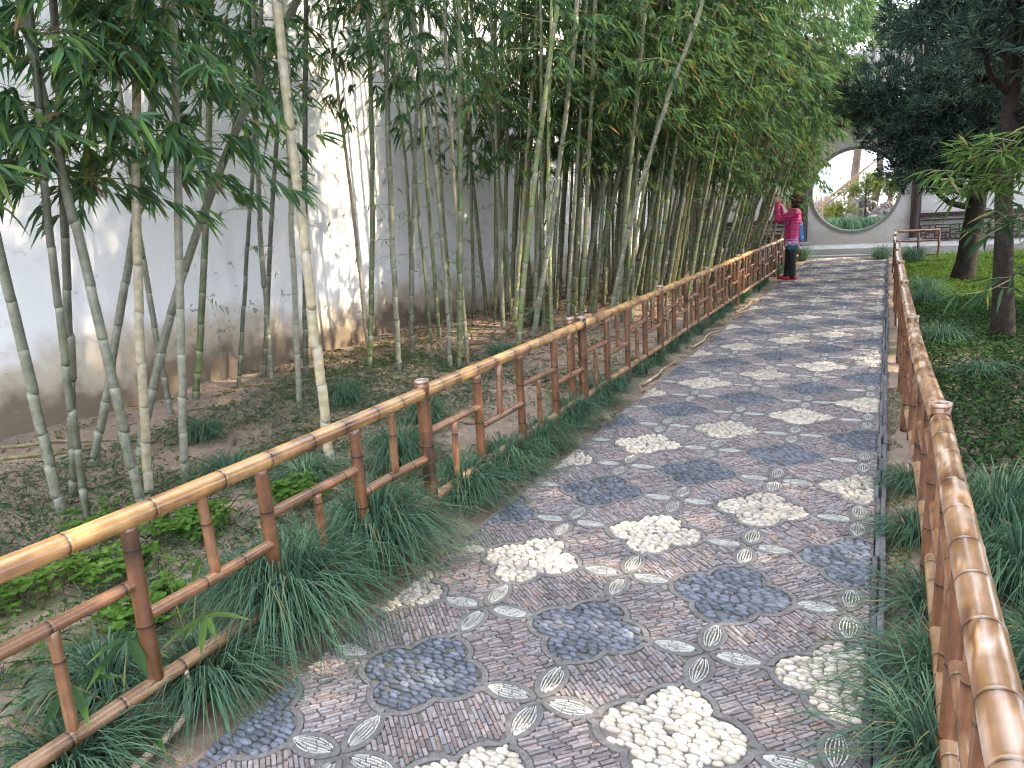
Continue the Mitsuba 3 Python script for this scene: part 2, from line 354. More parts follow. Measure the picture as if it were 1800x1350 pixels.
def sliver(p):
    c, U, Vv, hl, hw, z, tl, col = p
    pts = [c + U * a * hl + Vv * b * hw for a, b in ((-1, -1), (1, -1), (1, 1), (-1, 1))]
    v = np.array([[*q, -0.006] for q in pts] + [[*(c + (q - c) * 0.985), z + tl * s] for q, s in zip(pts, (-1, 1, 1, -1))])
    return v, BOXF[1:], np.broadcast_to(col, (8, 3))
def split(lst, pos, n):
    """the n that show largest, and the rest"""
    sc = [(-dist_px(*pos(p)) if inview(*pos(p)) else 1, k) for k, p in enumerate(lst)]
    top = {k for s, k in sorted(sc)[:n] if s < 0}
    return [p for k, p in enumerate(lst) if k in top], [p for k, p in enumerate(lst) if k not in top]
near, rest = split(sl_pieces, lambda p: p[0], 300)
for p in near: MB().add(*sliver(p)).build(numbered('path__tile_sliver'), 'tile_material')
m = MB()
for p in rest: m.add(*sliver(p))
m.build('path__sliver_infill', 'tile_material'); tag('path__sliver_infill', 'brown tile slivers set on edge', kind='stuff')
ICO = {k: trimesh.creation.icosphere(subdivisions=k) for k in (0, 1, 2)}
def pebble(p, k):
    x, y, a, b, h, ang, col, _ = p
    v = np.array(ICO[k].vertices); v = np.sign(v) * np.abs(v) ** 0.9
    v = v * [a, b, h] * (1 + 0.10 * np.sin(v[:, :1] * 2.1 + x * 90))
    c, s = math.cos(ang), math.sin(ang)
    v = np.c_[c * v[:, 0] - s * v[:, 1] + x, s * v[:, 0] + c * v[:, 1] + y, v[:, 2] + 0.001]
    return v, np.array(ICO[k].faces), col * (0.9 + 0.2 * meshkit.noise(v * 60)[:, None])
near, rest = split(pebW + pebB, lambda p: p[:2], 300)
isW = {id(p) for p in pebW}
for p in near:
    MB().add(*pebble(p, 2)).build(numbered(p[7] + '__pebble'), 'stone_material', True)
mw, mb_ = MB(), MB()
for p in rest: (mw if id(p) in isW else mb_).add(*pebble(p, 1 if p[1] < 1.3 else 0))
mw.build('path__white_pebble_infill', 'stone_material', True); tag('path__white_pebble_infill', 'white pebbles set in mortar', kind='stuff')
mb_.build('path__blue_pebble_infill', 'stone_material', True); tag('path__blue_pebble_infill', 'blue grey pebbles set in mortar', kind='stuff')
# tiles on edge along both sides
for k, (x0, x1) in enumerate(((PX1 + 0.002, PX1 + 0.021), (PX1 + 0.024, PX1 + 0.045))):
    y = -2.6 + 0.1 * k
    while y < 17.2:
        l = g.uniform(0.19, 0.24); e = g.normal(0, 0.003)
        v, f = cbox(x0 + e, x1 + e, y, y + l - 0.006, -0.07, 0.014 + 0.006 * k + g.normal(0, 0.003), 0.003)
        MB().add(v, f, np.array([0.075, 0.078, 0.085]) * g.uniform(0.7, 1.3)).build(numbered('path__edging_tile'), 'tile_material')
        y += l

# ------------------------------------------------------------------ varnished bamboo fences
def pole(A, B, r, seed, tone='post', sides=18, node=(0.14, 0.24), open_top=False, burn=0.25, char=None):
    """one varnished bamboo pole with nodes; returns an MB"""
    g = R(seed); A, B = np.asarray(A, float), np.asarray(B, float); L = np.linalg.norm(B - A); d = (B - A) / L
    s = g.uniform(0.02, node[1]); nodes = []
    while s < L - 0.015: nodes.append(s); s += g.uniform(*node)
    ss, rr, kind = [0.0], [1.0], [0.0]
    last = 0.0
    for n_ in nodes:
        for t in np.arange(last + 0.035, n_ - 0.022, 0.035): ss.append(t); rr.append(1.0); kind.append(0)
        for o, q, kd in ((-0.014, 1.0, 0.0), (-0.006, 1.035, 0.35), (-0.0015, 1.0, 1.0), (0.002, 1.0, 0.9), (0.005, 1.05, -0.5), (0.010, 1.025, 0.1), (0.02, 1.0, 0)):
            if 0 < n_ + o < L: ss.append(n_ + o); rr.append(q); kind.append(kd)
        last = n_ + 0.02
    for t in np.arange(last + 0.035, L - 0.01, 0.035): ss.append(t); rr.append(1.0); kind.append(0)
    ss.append(L); rr.append(1.0); kind.append(0)
    o = np.argsort(ss); ss, rr, kind = np.array(ss)[o], np.array(rr)[o], np.array(kind)[o]
    side = unit(np.cross(d, [0.3, 0.2, 0.93]))
    bow = np.sin(np.pi * ss / L) * min(0.006, L * 0.006) * g.normal()
    P = A + d * ss[:, None] + side * bow[:, None]
    taper = np.linspace(1.02, 0.97, len(ss))
    V, F = tube(P, r * rr * taper, sides)
    th = np.r_[np.tile(np.arange(sides), len(ss)) * 2 * np.pi / sides, 0, 0]; S_ = np.r_[np.repeat(ss, sides), 0, L]; K = np.r_[np.repeat(kind, sides), 0, 0]
    c1, c2, c3 = {'rail': ((0.43, 0.25, 0.092), (0.22, 0.098, 0.034), (0.09, 0.04, 0.018)), 'post': ((0.155, 0.066, 0.027), (0.10, 0.040, 0.016), (0.03, 0.014, 0.008)),
                  'small': ((0.215, 0.108, 0.05), (0.14, 0.06, 0.026), (0.07, 0.03, 0.015)), 'base': ((0.29, 0.18, 0.095), (0.19, 0.10, 0.05), (0.09, 0.045, 0.025)),
                  'old': ((0.25, 0.148, 0.075), (0.125, 0.056, 0.024), (0.08, 0.032, 0.015))}[tone]
    q = np.stack([np.cos(th) * 1.1, np.sin(th) * 1.1, S_ * 5 + seed * 3.7], -1)
    n1 = meshkit.fbm(q, 3, seed % 97); n2 = meshkit.noise(np.stack([np.cos(th) * 6, np.sin(th) * 6, S_ * 1.2 + seed], -1), 5)
    w = np.clip((n1 - 0.35) * 2.2, 0, 1)[:, None]
    col = np.array(c1) * (1 - w) + np.array(c2) * w
    col = col * (0.82 + 0.36 * n2[:, None])
    bn = np.zeros(len(S_))
    for n_ in nodes:
        if g.random() < burn:
            a = g.uniform(0, 2 * np.pi); bn = np.maximum(bn, np.exp(-((S_ - n_ - g.normal(0, 0.02)) / g.uniform(0.02, 0.07)) ** 2) * np.clip(0.6 + np.cos(th - a), 0, 1) * g.uniform(0.5, 1))
        bn = np.maximum(bn, 0.45 * np.exp(-np.abs(S_ - n_) / 0.03) * (0.4 + n1))
    bn = np.clip(bn * (0.4 + 1.2 * n1), 0, 1)[:, None]
    col = col * (1 - bn) + np.array(c3) * bn
    if char:
        cb = np.clip(1.4 - np.abs((S_ - char[0]) / char[1]) + (n1 - 0.5) * 1.6, 0, 1)[:, None] * 0.88
        col = col * (1 - cb) + np.array([0.018, 0.011, 0.008]) * cb
    k = K[:, None]; col = np.where(k > 0, col * (1 - 0.75 * k), col * (1 - 0.55 * k) - 0.02 * k)
    if tone == 'old':
        pe = np.clip((meshkit.fbm(np.stack([np.cos(th) * 2.0, np.sin(th) * 2.0, S_ * 9 + seed], -1), 3, 8) - 0.55) * 6, 0, 1)[:, None]
        col = col * (1 - pe * 0.75) + np.array([0.46, 0.37, 0.30]) * pe * 0.75
    m = MB().add(V, F, col)
    if open_top:
        ring = np.arange(sides) * 2 * np.pi / sides; a = unit(np.cross(d, [0.3, 0.2, 0.93])); b = np.cross(d, a)
        dirs = np.cos(ring)[:, None] * a + np.sin(ring)[:, None] * b
        z = [(1.04, 0.0), (1.04, 0.014), (0.76, 0.014), (0.7, 0.002)]
        V = np.vstack([B + dirs * r * q_ + d * h for q_, h in z] + [[B + d * 0.002]])
        F = [[i * sides + j, i * sides + (j + 1) % sides, (i + 1) * sides + (j + 1) % sides, (i + 1) * sides + j] for i in range(3) for j in range(sides)]
        F = np.vstack([np.array(F)[:, [0, 1, 2]], np.array(F)[:, [0, 2, 3]], [[3 * sides + j, 3 * sides + (j + 1) % sides, 4 * sides] for j in range(sides)]])
        cc = np.repeat(np.array([[0.16, 0.09, 0.05], [0.30, 0.22, 0.16], [0.26, 0.2, 0.15], [0.03, 0.02, 0.015]]), sides, 0)  # hollow is shallow: its inner shade is put in as near-black colour
        m.add(V, F, np.vstack([cc, [[0.02, 0.015, 0.01]]]))
    return m
fs = [100]
def build34(mb, key):
    return mb.build(key, 'varnish_material', True)
def fpole(fence, part, A, B, r, tone, **k):
    fs[0] += 1
    return build34(pole(A, B, r, fs[0], tone, **k), numbered(fence + '__' + part))
def fence_run(fence, X0, y0, nsec, bay, zr, old, dx=lambda y: 0.0, endpost=True, sides=18, rt=0.0305):
    """panels of four bays along +Y between open-topped posts"""
    P = lambda y, z: np.array([X0 + dx(y), y, z])
    for s in range(nsec):
        ya = y0 + s * 4 * bay; yb = ya + 4 * bay; g = R(500 + s)
        sd = sides if ya < 5 else 10
        fpole(fence, 'post', P(ya, -0.12), P(ya, zr + 0.045), 0.032, 'post', sides=sd + 4 if ya < 5 else sd, open_top=True, burn=0.6, char=(0.40, 0.10) if s == 2 and not old else (0.79, 0.10) if s == 3 and not old else None)
        fpole(fence, 'top_rail', P(ya + 0.012, zr), P(yb - 0.012, zr + g.normal(0, 0.004)), rt, 'old' if old else 'rail', sides=sd + 6 if ya < 5 else sd, node=(0.15, 0.26), burn=0.35)
        fpole(fence, 'bottom_rail', P(ya + 0.02, 0.115), P(yb - 0.02, 0.12), 0.023, 'base', sides=sd)
        for b in range(4):
            q0, q1 = ya + b * bay, ya + (b + 1) * bay
            if b < 3: fpole(fence, 'small_post', P(q1, -0.1 if b == 1 else 0.08), P(q1, zr - 0.02), 0.0235, 'post', sides=sd, burn=0.3)
            e = g.uniform(0.0, 0.008)
            if b % 2 == 0:
                fpole(fence, 'cross_rail', P(q0 + 0.012, 0.438), P(q1 + e, 0.438 + g.normal(0, 0.006)), 0.019, 'small', sides=sd)
                fpole(fence, 'baluster', P((q0 + q1) / 2 + g.normal(0, 0.01), 0.13), P((q0 + q1) / 2, 0.425), 0.0155, 'small', sides=sd)
            else:
                fpole(fence, 'cross_rail', P(q0 + 0.012, 0.328), P(q1 + e, 0.328 + g.normal(0, 0.006)), 0.019, 'small', sides=sd)
                fpole(fence, 'baluster', P((q0 + q1) / 2 + g.normal(0, 0.01), 0.34), P((q0 + q1) / 2, zr - 0.025), 0.0165, 'small', sides=sd)
    if endpost: fpole(fence, 'post', P(y0 + nsec * 4 * bay, -0.12), P(y0 + nsec * 4 * bay, zr + 0.045), 0.032, 'post', sides=10, open_top=True)
BAY = 0.505
fence_run('bamboo_fence', -1.421, 0.6225 - 2 * 4 * BAY, 10, BAY, 0.637, False)
# short return of the left fence at its far end
YE = 0.6225 + 8 * 4 * BAY + 0.02
for z, r_ in ((0.63, 0.028), (0.4, 0.018), (0.14, 0.022)): fpole('bamboo_fence', 'return_rail', [-1.45, YE, z], [-2.55, YE, z], r_, 'small', sides=8)
for x in (-2.0, -2.55): fpole('bamboo_fence', 'post', [x, YE, -0.1], [x, YE, 0.66], 0.026, 'post', sides=8)
fpole('bamboo_fence', 'spare_post', [-1.475, 2.645 - 0.085, -0.1], [-1.475, 2.645 - 0.085, 0.685], 0.027, 'post', open_top=True)
tag('bamboo_fence', 'long low varnished bamboo fence along the left edge of the path, bamboo grove behind it', 'fence')
dxr = lambda y: -0.055 * min(1, max(0, (y + 1) / 6)) + 0.012 * math.sin(y * 1.3)
fence_run('bamboo_fence_001', 0.654, 0.72 - 4.2, 9, 0.525, 0.63, True, dxr, endpost=True, rt=0.0345)
YR = 0.72 + 7 * 2.1 + 0.02
for z, r_ in ((0.64, 0.027), (0.44, 0.017), (0.16, 0.022)): fpole('bamboo_fence_001', 'return_rail', [0.64, YR, z], [1.42, YR, z], r_, 'small', sides=8)
for x in (1.03, 1.40): fpole('bamboo_fence_001', 'post', [x, YR, -0.1], [x, YR, 0.63], 0.024, 'post', sides=8)
tag('bamboo_fence_001', 'low weathered bamboo fence along the right edge of the path, beside the lawn', 'fence')

# ------------------------------------------------------------------ white boundary wall and the corridor with the moon gate
WX, GY0 = -5.38, 19.5
scene['garden_wall__wall'] = mikit.ply((lambda m: (m.vertices, m.faces))(trimesh.Trimesh(*(lambda v, f: (v, np.vstack([f[:, [0, 1, 2]], f[:, [0, 2, 3]]])))(*box(WX - 0.35, WX, -14, GY0 + 0.2, -0.3, 5.7)))), 'wall_material')
tag('garden_wall', 'tall white plastered garden wall with brown damp stains along its foot, behind the bamboo', 'wall')
mt = MB(); g = R(31)
for sgn in (-1, 1):
    for y in np.arange(-14, GY0 + 0.2, 0.2):
        v, f = cbox(0, 0.42, y, y + 0.185, 0, 0.03, 0.006); xx_ = v[:, 0].copy()
        v[:, 0] = WX - 0.175 + sgn * (0.02 + xx_); v[:, 2] += 5.86 - 0.38 * xx_
        mt.add(v, f[:, ::sgn], np.array([0.07, 0.072, 0.078]) * g.uniform(0.7, 1.3))
v, f = cbox(WX - 0.27, WX - 0.08, -14, GY0 + 0.2, 5.80, 6.00, 0.03); mt.add(v, f, (0.07, 0.07, 0.075))
v, f = cbox(WX - 0.40, WX + 0.05, -14, GY0 + 0.2, 5.65, 5.72, 0.01); mt.add(v, f, (0.45, 0.45, 0.45))
mt.build('garden_wall__coping', 'tile_material'); tag('garden_wall__coping', kind='stuff')

DW = np.array([0.028, 0.014, 0.012])
def corridor():
    K = 'garden_corridor'
    tag(K, 'roofed garden corridor closing the path, white wall with round moon gate between dark columns', 'pavilion')
    cx, cz, rad = -0.36, 1.46, 1.03
    outer = sbox(-8, 0.0, 9, 3.55); hole = Point(cx, cz).buffer(rad, 48)
    v, f = poly_prism(outer.difference(hole), 0, 0.26)
    v = np.c_[v[:, 0], GY0 + 0.26 - v[:, 2], v[:, 1] + 0.1]; 
    scene[K + '__wall'] = mikit.ply((v, f), 'shaded_corridor_wall_material')
    ring = Point(cx, cz).buffer(rad + 0.065, 48).difference(Point(cx, cz).buffer(rad - 0.012, 48))
    v, f = poly_prism(ring, 0, 0.33); v = np.c_[v[:, 0], GY0 - 0.035 + 0.33 - v[:, 2], v[:, 1] + 0.1]
    v = v + 0
    MB().add(v, f, np.array([0.14, 0.128, 0.115]) * (0.75 + 0.5 * meshkit.noise(v * 9)[:, None])).build(K + '__gate_frame', 'tile_material')
    tag(K + '__gate_frame', 'dark brick rim of the round gate')
    for x in (-1.58, 1.06, 3.9, -4.4):
        Vv, Ff = tube([[x, GY0 - 0.10, 0.30], [x, GY0 - 0.10, 3.3]], 0.115, 20)
        MB().add(Vv, Ff, DW * 1.1).build(numbered(K + '__column'), 'wood_material', False)
        Vv, Ff = tube([[x, GY0 - 0.10, 0.19], [x, GY0 - 0.10, 0.235], [x, GY0 - 0.10, 0.27], [x, GY0 - 0.10, 0.305]], [0.15, 0.185, 0.18, 0.14], 20)
        MB().add(Vv, Ff, (0.22, 0.21, 0.19)).build(numbered(K + '__column_base'), 'stone_material')
    for z0, z1, yb in ((3.12, 3.36, 0.12), (3.5, 3.62, 0.9)):
        v, f = cbox(-8, 9, GY0 - yb - 0.09, GY0 - yb + 0.09, z0, z1, 0.01); MB().add(v, f, DW).build(numbered(K + '__beam'), 'wood_material')
    mr = MB(); g = R(5)
    v, f = box(-8, 9, 0, 2.6, 0, 0.06); sl = lambda v: np.c_[v[:, 0], GY0 - 1.25 + v[:, 1], 3.62 + 0.55 * v[:, 1] + v[:, 2]]
    mr.add(sl(v), f, (0.035, 0.03, 0.028))
    for x in np.arange(-8, 9, 0.2):
        V_, F_ = tube([[x, 0, 0.09], [x, 1.3, 0.09], [x, 2.6, 0.09]], 0.06, 8); mr.add(sl(V_), F_, np.array([0.08, 0.082, 0.086]) * g.uniform(0.75, 1.25))
    mr.build(K + '__roof', 'tile_material'); tag(K + '__roof', kind='stuff')
    mra = MB()
    for x in np.arange(-8, 9, 0.24):
        v, f = box(x, x + 0.06, 0.05, 1.4, -0.07, -0.002); mra.add(sl(v), f, DW * 1.2)
    mra.build(K + '__rafters', 'wood_material'); tag(K + '__rafters', kind='stuff')
    # railings with geometric lattice either side of the gate
    for x0, x1 in ((-4.28, -1.72), (1.19, 3.78), (-7.0, -4.52)):
        yr = GY0 - 0.10
        rk = numbered(K + '__railing')
        m = MB()
        for za, zb, t in ((0.80, 0.90, 0.075), (0.70, 0.735, 0.02), (0.585, 0.61, 0.016), (0.235, 0.275, 0.03)):
            v, f = cbox(x0, x1, yr - t, yr + t, za, zb, 0.006); m.add(v, f, DW * 0.9)
        m.build(rk, 'wood_material')
        m = MB(); W = 0.62; n = int(round((x1 - x0) / W)); W = (x1 - x0) / n; t = 0.016
        for k in range(n):
            a = x0 + k * W
            bars = [('v', 0.0, .0, 1), ('v', .30, .45, 1), ('v', .5, .0, 1), ('v', .18, 0, .3), ('v', .70, .4, .8), ('v', .86, .0, .55), ('h', .45, .18, .5), ('h', .3, .0, .32), ('h', .8, .5, 1), ('h', .4, .62, 1), ('h', .62, .0, .3), ('h', .2, .5, .86)]
            for o, p, q0, q1 in bars:
                zb = lambda q: 0.275 + q * 0.31
                if o == 'v': v, f = box(a + p * W - t, a + p * W + t, yr - 0.0135, yr + 0.0135, zb(q0), zb(q1))
                else: v, f = box(a + q0 * W, a + q1 * W, yr - 0.0115, yr + 0.0115, zb(p) - t, zb(p) + t)
                m.add(v, f, DW)
        m.build(rk + '__lattice', 'wood_material'); tag(rk + '__lattice', kind='stuff')
    return K
corridor()
v, f = cbox(-8, 9, 17.62, GY0 + 2.2, -0.2, 0.195, 0.012)
v2, f2 = cbox(-2.6, 2.2, 17.36, 17.615, -0.2, 0.05, 0.01)
scene['stone_platform__slab'] = mikit.ply((v, f), 'slab_material'); scene['stone_platform__step'] = mikit.ply((v2, f2), 'slab_material')
tag('stone_platform', 'grey stone platform with low step in front of the round gate', 'platform')

# ------------------------------------------------------------------ bamboo
GREEN = {'grey': ((0.135, 0.145, 0.095), 0.3), 'dark': ((0.062, 0.072, 0.042), 0.15), 'cream': ((0.36, 0.335, 0.20), 0.25), 'pale': ((0.215, 0.22, 0.145), 0.35), 'green': ((0.068, 0.112, 0.034), 0.08),
         'olive': ((0.098, 0.125, 0.042), 0.12), 'red': ((0.26, 0.205, 0.16), 0.3), 'bright': ((0.16, 0.22, 0.068), 0.12), 'yellow': ((0.37, 0.33, 0.10), 0.2)}
def culm_at(spec, z):
    bx, by, ax, ay, cx, cy = spec[:6]; z = np.asarray(z, float); zz = np.minimum(z, 3.2)
    lin = np.maximum(z - 3.2, 0)
    return np.stack([bx + ax * zz + cx * zz ** 2 + (ax + 2 * cx * 3.2) * lin * 0.8, by + ay * zz + cy * zz ** 2 + (ay + 2 * cy * 3.2) * lin * 0.8, z], -1)
def culm_mesh(spec, r, cls, top, seed, sides):
    g = R(seed); base, bloom = GREEN[cls]; base = np.array(base) * g.uniform(0.88, 1.12)
    z = [-0.15]; q = [1.12]; kd = [0.0]; n_ = float(gz(spec[0], spec[1])) + g.uniform(0.05, 0.15); nodes = []
    step = 0.175
    while n_ < top - 0.1:
        nodes.append(n_)
        for o, a, k in ((-0.028, 1.0, 0.3), (-0.006, 1.01, 0.7), (-0.001, 1.025, -0.5), (0.002, 1.01, -0.6), (0.006, 1.02, 0.0), (0.03, 0.995, 0.12)):
            z.append(n_ + o); q.append(a); kd.append(k)
        if sides > 6: z.append(n_ + step * 0.55); q.append(1.0); kd.append(0)
        n_ += step * g.uniform(0.9, 1.1); step = min(step * 1.12, 0.34)
    z.append(top); q.append(0.9); kd.append(0)
    z, q, kd = np.array(z), np.array(q), np.array(kd); o = np.argsort(z); z, q, kd = z[o], q[o], kd[o]
    P = culm_at(spec, z); kink = g.normal(0, 0.004, (len(nodes) + 2, 2)); idx = np.searchsorted(nodes, z)
    P[:, :2] += kink[idx] * 0.8
    rr = (0.80 if sides > 10 else 0.84 if sides > 6 else 0.92) * r * q * np.clip(1.10 - 0.075 * np.maximum(z, 0), 0.22, 1.3)
    V, F = tube(P, rr, sides)
    n = len(z); th = np.r_[np.tile(np.arange(sides), n) * 2 * np.pi / sides, 0, 0]; Z = np.r_[np.repeat(z, sides), z[0], z[-1]]; K = np.r_[np.repeat(kd, sides), 0, 0][:, None]
    m1 = meshkit.fbm(np.stack([np.cos(th) * 1.5, np.sin(th) * 1.5, Z * 2.5 + seed], -1), 3, 3)[:, None]; m2 = meshkit.noise(np.stack([np.cos(th) * 5, np.sin(th) * 5, Z * 14 + seed], -1), 4)[:, None]
    col = base * (0.78 + 0.44 * m1)
    low = np.clip(1.5 - Z / 1.6, 0, 1)[:, None]
    gray = np.array([0.235, 0.225, 0.198])
    bl = np.clip((m1 - 0.38) * 2.2, 0, 1) * bloom * (0.5 + 0.5 * low) * (0.7 + 0.6 * m2)
    col = col * (1 - bl) + gray * bl
    tan = np.clip((m1 - 0.6) * 3, 0, 1) * 0.35; col = col * (1 - tan) + np.array([0.33, 0.26, 0.15]) * tan
    col = np.where(K > 0, col * (1 - 0.55 * K) + np.array([0.47, 0.47, 0.43]) * 0.55 * K, col * (1 + 0.72 * K))
    return MB().add(V, F, col), np.array(nodes)
def branches(spec, nodes, g, z0, top, blen, per, twigs, nl, LL, LW, tone, aim=None, up=0.45, keep=1.0, tw=True):
    """branch tubes and leaves of one culm: arrays"""
    hs = nodes[(nodes > z0) & (nodes < top)]
    hs = np.repeat(hs, per)
    if keep < 1: hs = hs[g.random(len(hs)) < keep]
    n = len(hs)
    if n == 0: return None
    P0 = culm_at(spec, hs); az = g.uniform(0, 2 * np.pi, n)
    if aim is not None: az = np.where(g.random(n) < 0.55, aim + g.normal(0, 0.7, n), az)
    out = np.stack([np.cos(az), np.sin(az), 0 * az], -1)
    ln = blen * g.uniform(0.55, 1.15, n); u = up * g.uniform(0.4, 1.3, n); dr = g.uniform(0.45, 0.95, n)
    at = lambda t: P0 + out * (ln * t)[:, None] * 0.92 + np.array([0, 0, 1.0]) * (ln * (u * t - dr * t * t))[:, None]
    one = np.ones(n)
    tb = [many_tubes(P0, at(one * 0.5), at(one), np.full(n, 0.0042))]
    t = np.tile(np.linspace(0.3, 1.0, twigs), n) + g.normal(0, 0.05, n * twigs); rep = np.repeat(np.arange(n), twigs); N = len(rep)
    q = P0[rep] + out[rep] * (ln[rep] * t)[:, None] * 0.92 + np.array([0, 0, 1.0]) * (ln[rep] * (u[rep] * t - dr[rep] * t * t))[:, None]
    side = np.cross(out[rep], [0, 0, 1.0]); sg = g.normal(0, 0.75, N)
    td = unit(out[rep] * g.uniform(0.5, 1.1, N)[:, None] + side * sg[:, None] * 0.75 + np.array([0, 0, 1.0]) * g.normal(-0.12, 0.2, N)[:, None])
    tl = blen * g.uniform(0.16, 0.34, N); e = q + td * tl[:, None]
    if tw: tb.append(many_tubes(q, q + td * (tl * 0.5)[:, None] + [0, 0, 0.01], e, np.full(N, 0.0017)))
    rp = np.repeat(np.arange(N), nl); M = len(rp); s = g.uniform(0.35, 1.0, M)
    b = q[rp] + td[rp] * (tl[rp] * s)[:, None]
    sd = np.cross(td[rp], [0, 0, 1.0]); sd = unit(sd + 1e-6)
    D = unit(td[rp] * g.uniform(0.35, 1.0, M)[:, None] + sd * g.normal(0, 0.45, M)[:, None] + np.array([0, 0, 1.0]) * g.normal(-0.42, 0.25, M)[:, None])
    Nn = unit(np.array([0, 0, 1.0]) + rdir(g, M) * 0.55)
    L = LL * g.uniform(0.55, 1.15, M); W = LW * g.uniform(0.7, 1.15, M); dp = g.uniform(0.05, 0.40, M)
    rel = b - np.array([-5.38, 5.35, 2.15]); rel = rel - (rel @ SUN)[:, None] * SUN; e1 = unit(np.cross(SUN, [0, 0, 1.0])); e2 = np.cross(e1, SUN)
    gap = ((rel @ e1) / 0.62) ** 2 + ((rel @ e2 + 0.25 * (rel @ e1)) / 0.95) ** 2 < 1
    ok = ~(gap & (g.random(M) < 0.93))
    b, D, Nn, L, W, dp = b[ok], D[ok], Nn[ok], L[ok], W[ok], dp[ok]; M = len(b)
    c = np.array([0.068, 0.142, 0.066]) * g.uniform(0.55, 1.45, M)[:, None]
    yl = (g.random(M) < 0.28)[:, None]; c = np.where(yl, np.array([0.112, 0.190, 0.052]) * g.uniform(0.7, 1.2, M)[:, None], c)
    bl_ = (g.random(M) < 0.2)[:, None]; c = np.where(bl_, np.array([0.062, 0.115, 0.072]) * g.uniform(0.7, 1.2, M)[:, None], c)
    dead = (g.random(M) < 0.03)[:, None]; c = np.where(dead, np.array([0.24, 0.16, 0.08]) * g.uniform(0.7, 1.2, M)[:, None], c)
    c = c * tone
    tp = np.where((g.random(M) < 0.3)[:, None], np.array([0.22, 0.17, 0.09]), c)
    return tb, (b, D, Nn, L, W, dp, c, tp)
def bamboo(spec, r, cls, seed, label, zone, group=None, top=None, nleaf_parts=0, **kw):
    g = R(seed); K = numbered('bamboo'); tag(K, label, 'bamboo', group)
    top = top or (g.uniform(4.9, 6.2) if zone == 'far' else g.uniform(5.8, 7.2))
    mb, nodes = culm_mesh(spec, r, cls, top, seed, 12 if zone == 'near' else 8 if zone == 'mid' else 6)
    mb.build(K + '__culm', 'culm_material', True)
    sets = []
    Z = dict(near=dict(z0=1.75, blen=0.72, per=3, twigs=5, nl=8, LL=0.178, LW=0.027), mid=dict(z0=2.7, blen=0.8, per=2, twigs=5, nl=7, LL=0.18, LW=0.025), far=dict(z0=2.35, blen=0.85, per=2, twigs=5, nl=6, LL=0.21, LW=0.029))[zone]
    Z.update(kw); low = Z.pop('low', 0)
    b = branches(spec, nodes, g, top=top, tone=1.3 if zone == 'near' else 1.0, tw=zone != 'far', **Z)
    if b: sets.append(b)
    if low:
        b = branches(spec, nodes, g, z0=0.9, top=Z['z0'], blen=0.42, per=1, twigs=3, nl=3, LL=0.085, LW=0.012, tone=1.0, up=0.3, keep=low)
        if b: sets.append(b)
    if not sets: return K
    m = MB()
    for tb, _ in sets:
        for V, F in tb: m.add(V, F, (0.14, 0.15, 0.06))
    m.build(K + '__twig_growth', 'culm_material'); tag(K + '__twig_growth', kind='stuff')
    A = [np.concatenate([s_[1][k] for s_ in sets]) for k in range(8)]
    fine, flat = zone == 'near', zone == 'far'
    V, F, C, kv, kf = leaves(*A[:6], A[6], A[7], fine=fine, flat=flat)
    if nleaf_parts:
        # the leaves that show largest are parts of their own
        zc = (A[0] + A[1] * A[3][:, None] * 0.5 - CAM); d = zc @ FWD; u = 1297 * (zc @ np.cross(FWD, -DOWN)) / d; v = 1297 * (zc @ DOWN) / d
        vis = (np.abs(u) < 900) & (np.abs(v) < 675); sc = np.where(vis, A[3] / d, 0); top_ = np.argsort(-sc)[:nleaf_parts]; top_ = top_[sc[top_] > 0]
        keep = np.ones(len(A[0]), bool); keep[top_] = False
        for k in top_:
            MB().add(V[k * kv:(k + 1) * kv], F[k * kf:(k + 1) * kf] - k * kv, C[k * kv:(k + 1) * kv]).build(numbered(K + '__leaf'), 'leaf_material')
        A = [a[keep] for a in A]; V, F, C, kv, kf = leaves(*A[:6], A[6], A[7], fine=fine, flat=flat)
    MB().add(V, F, C).build(K + '__foliage', 'leaf_material'); tag(K + '__foliage', kind='stuff')
    return K
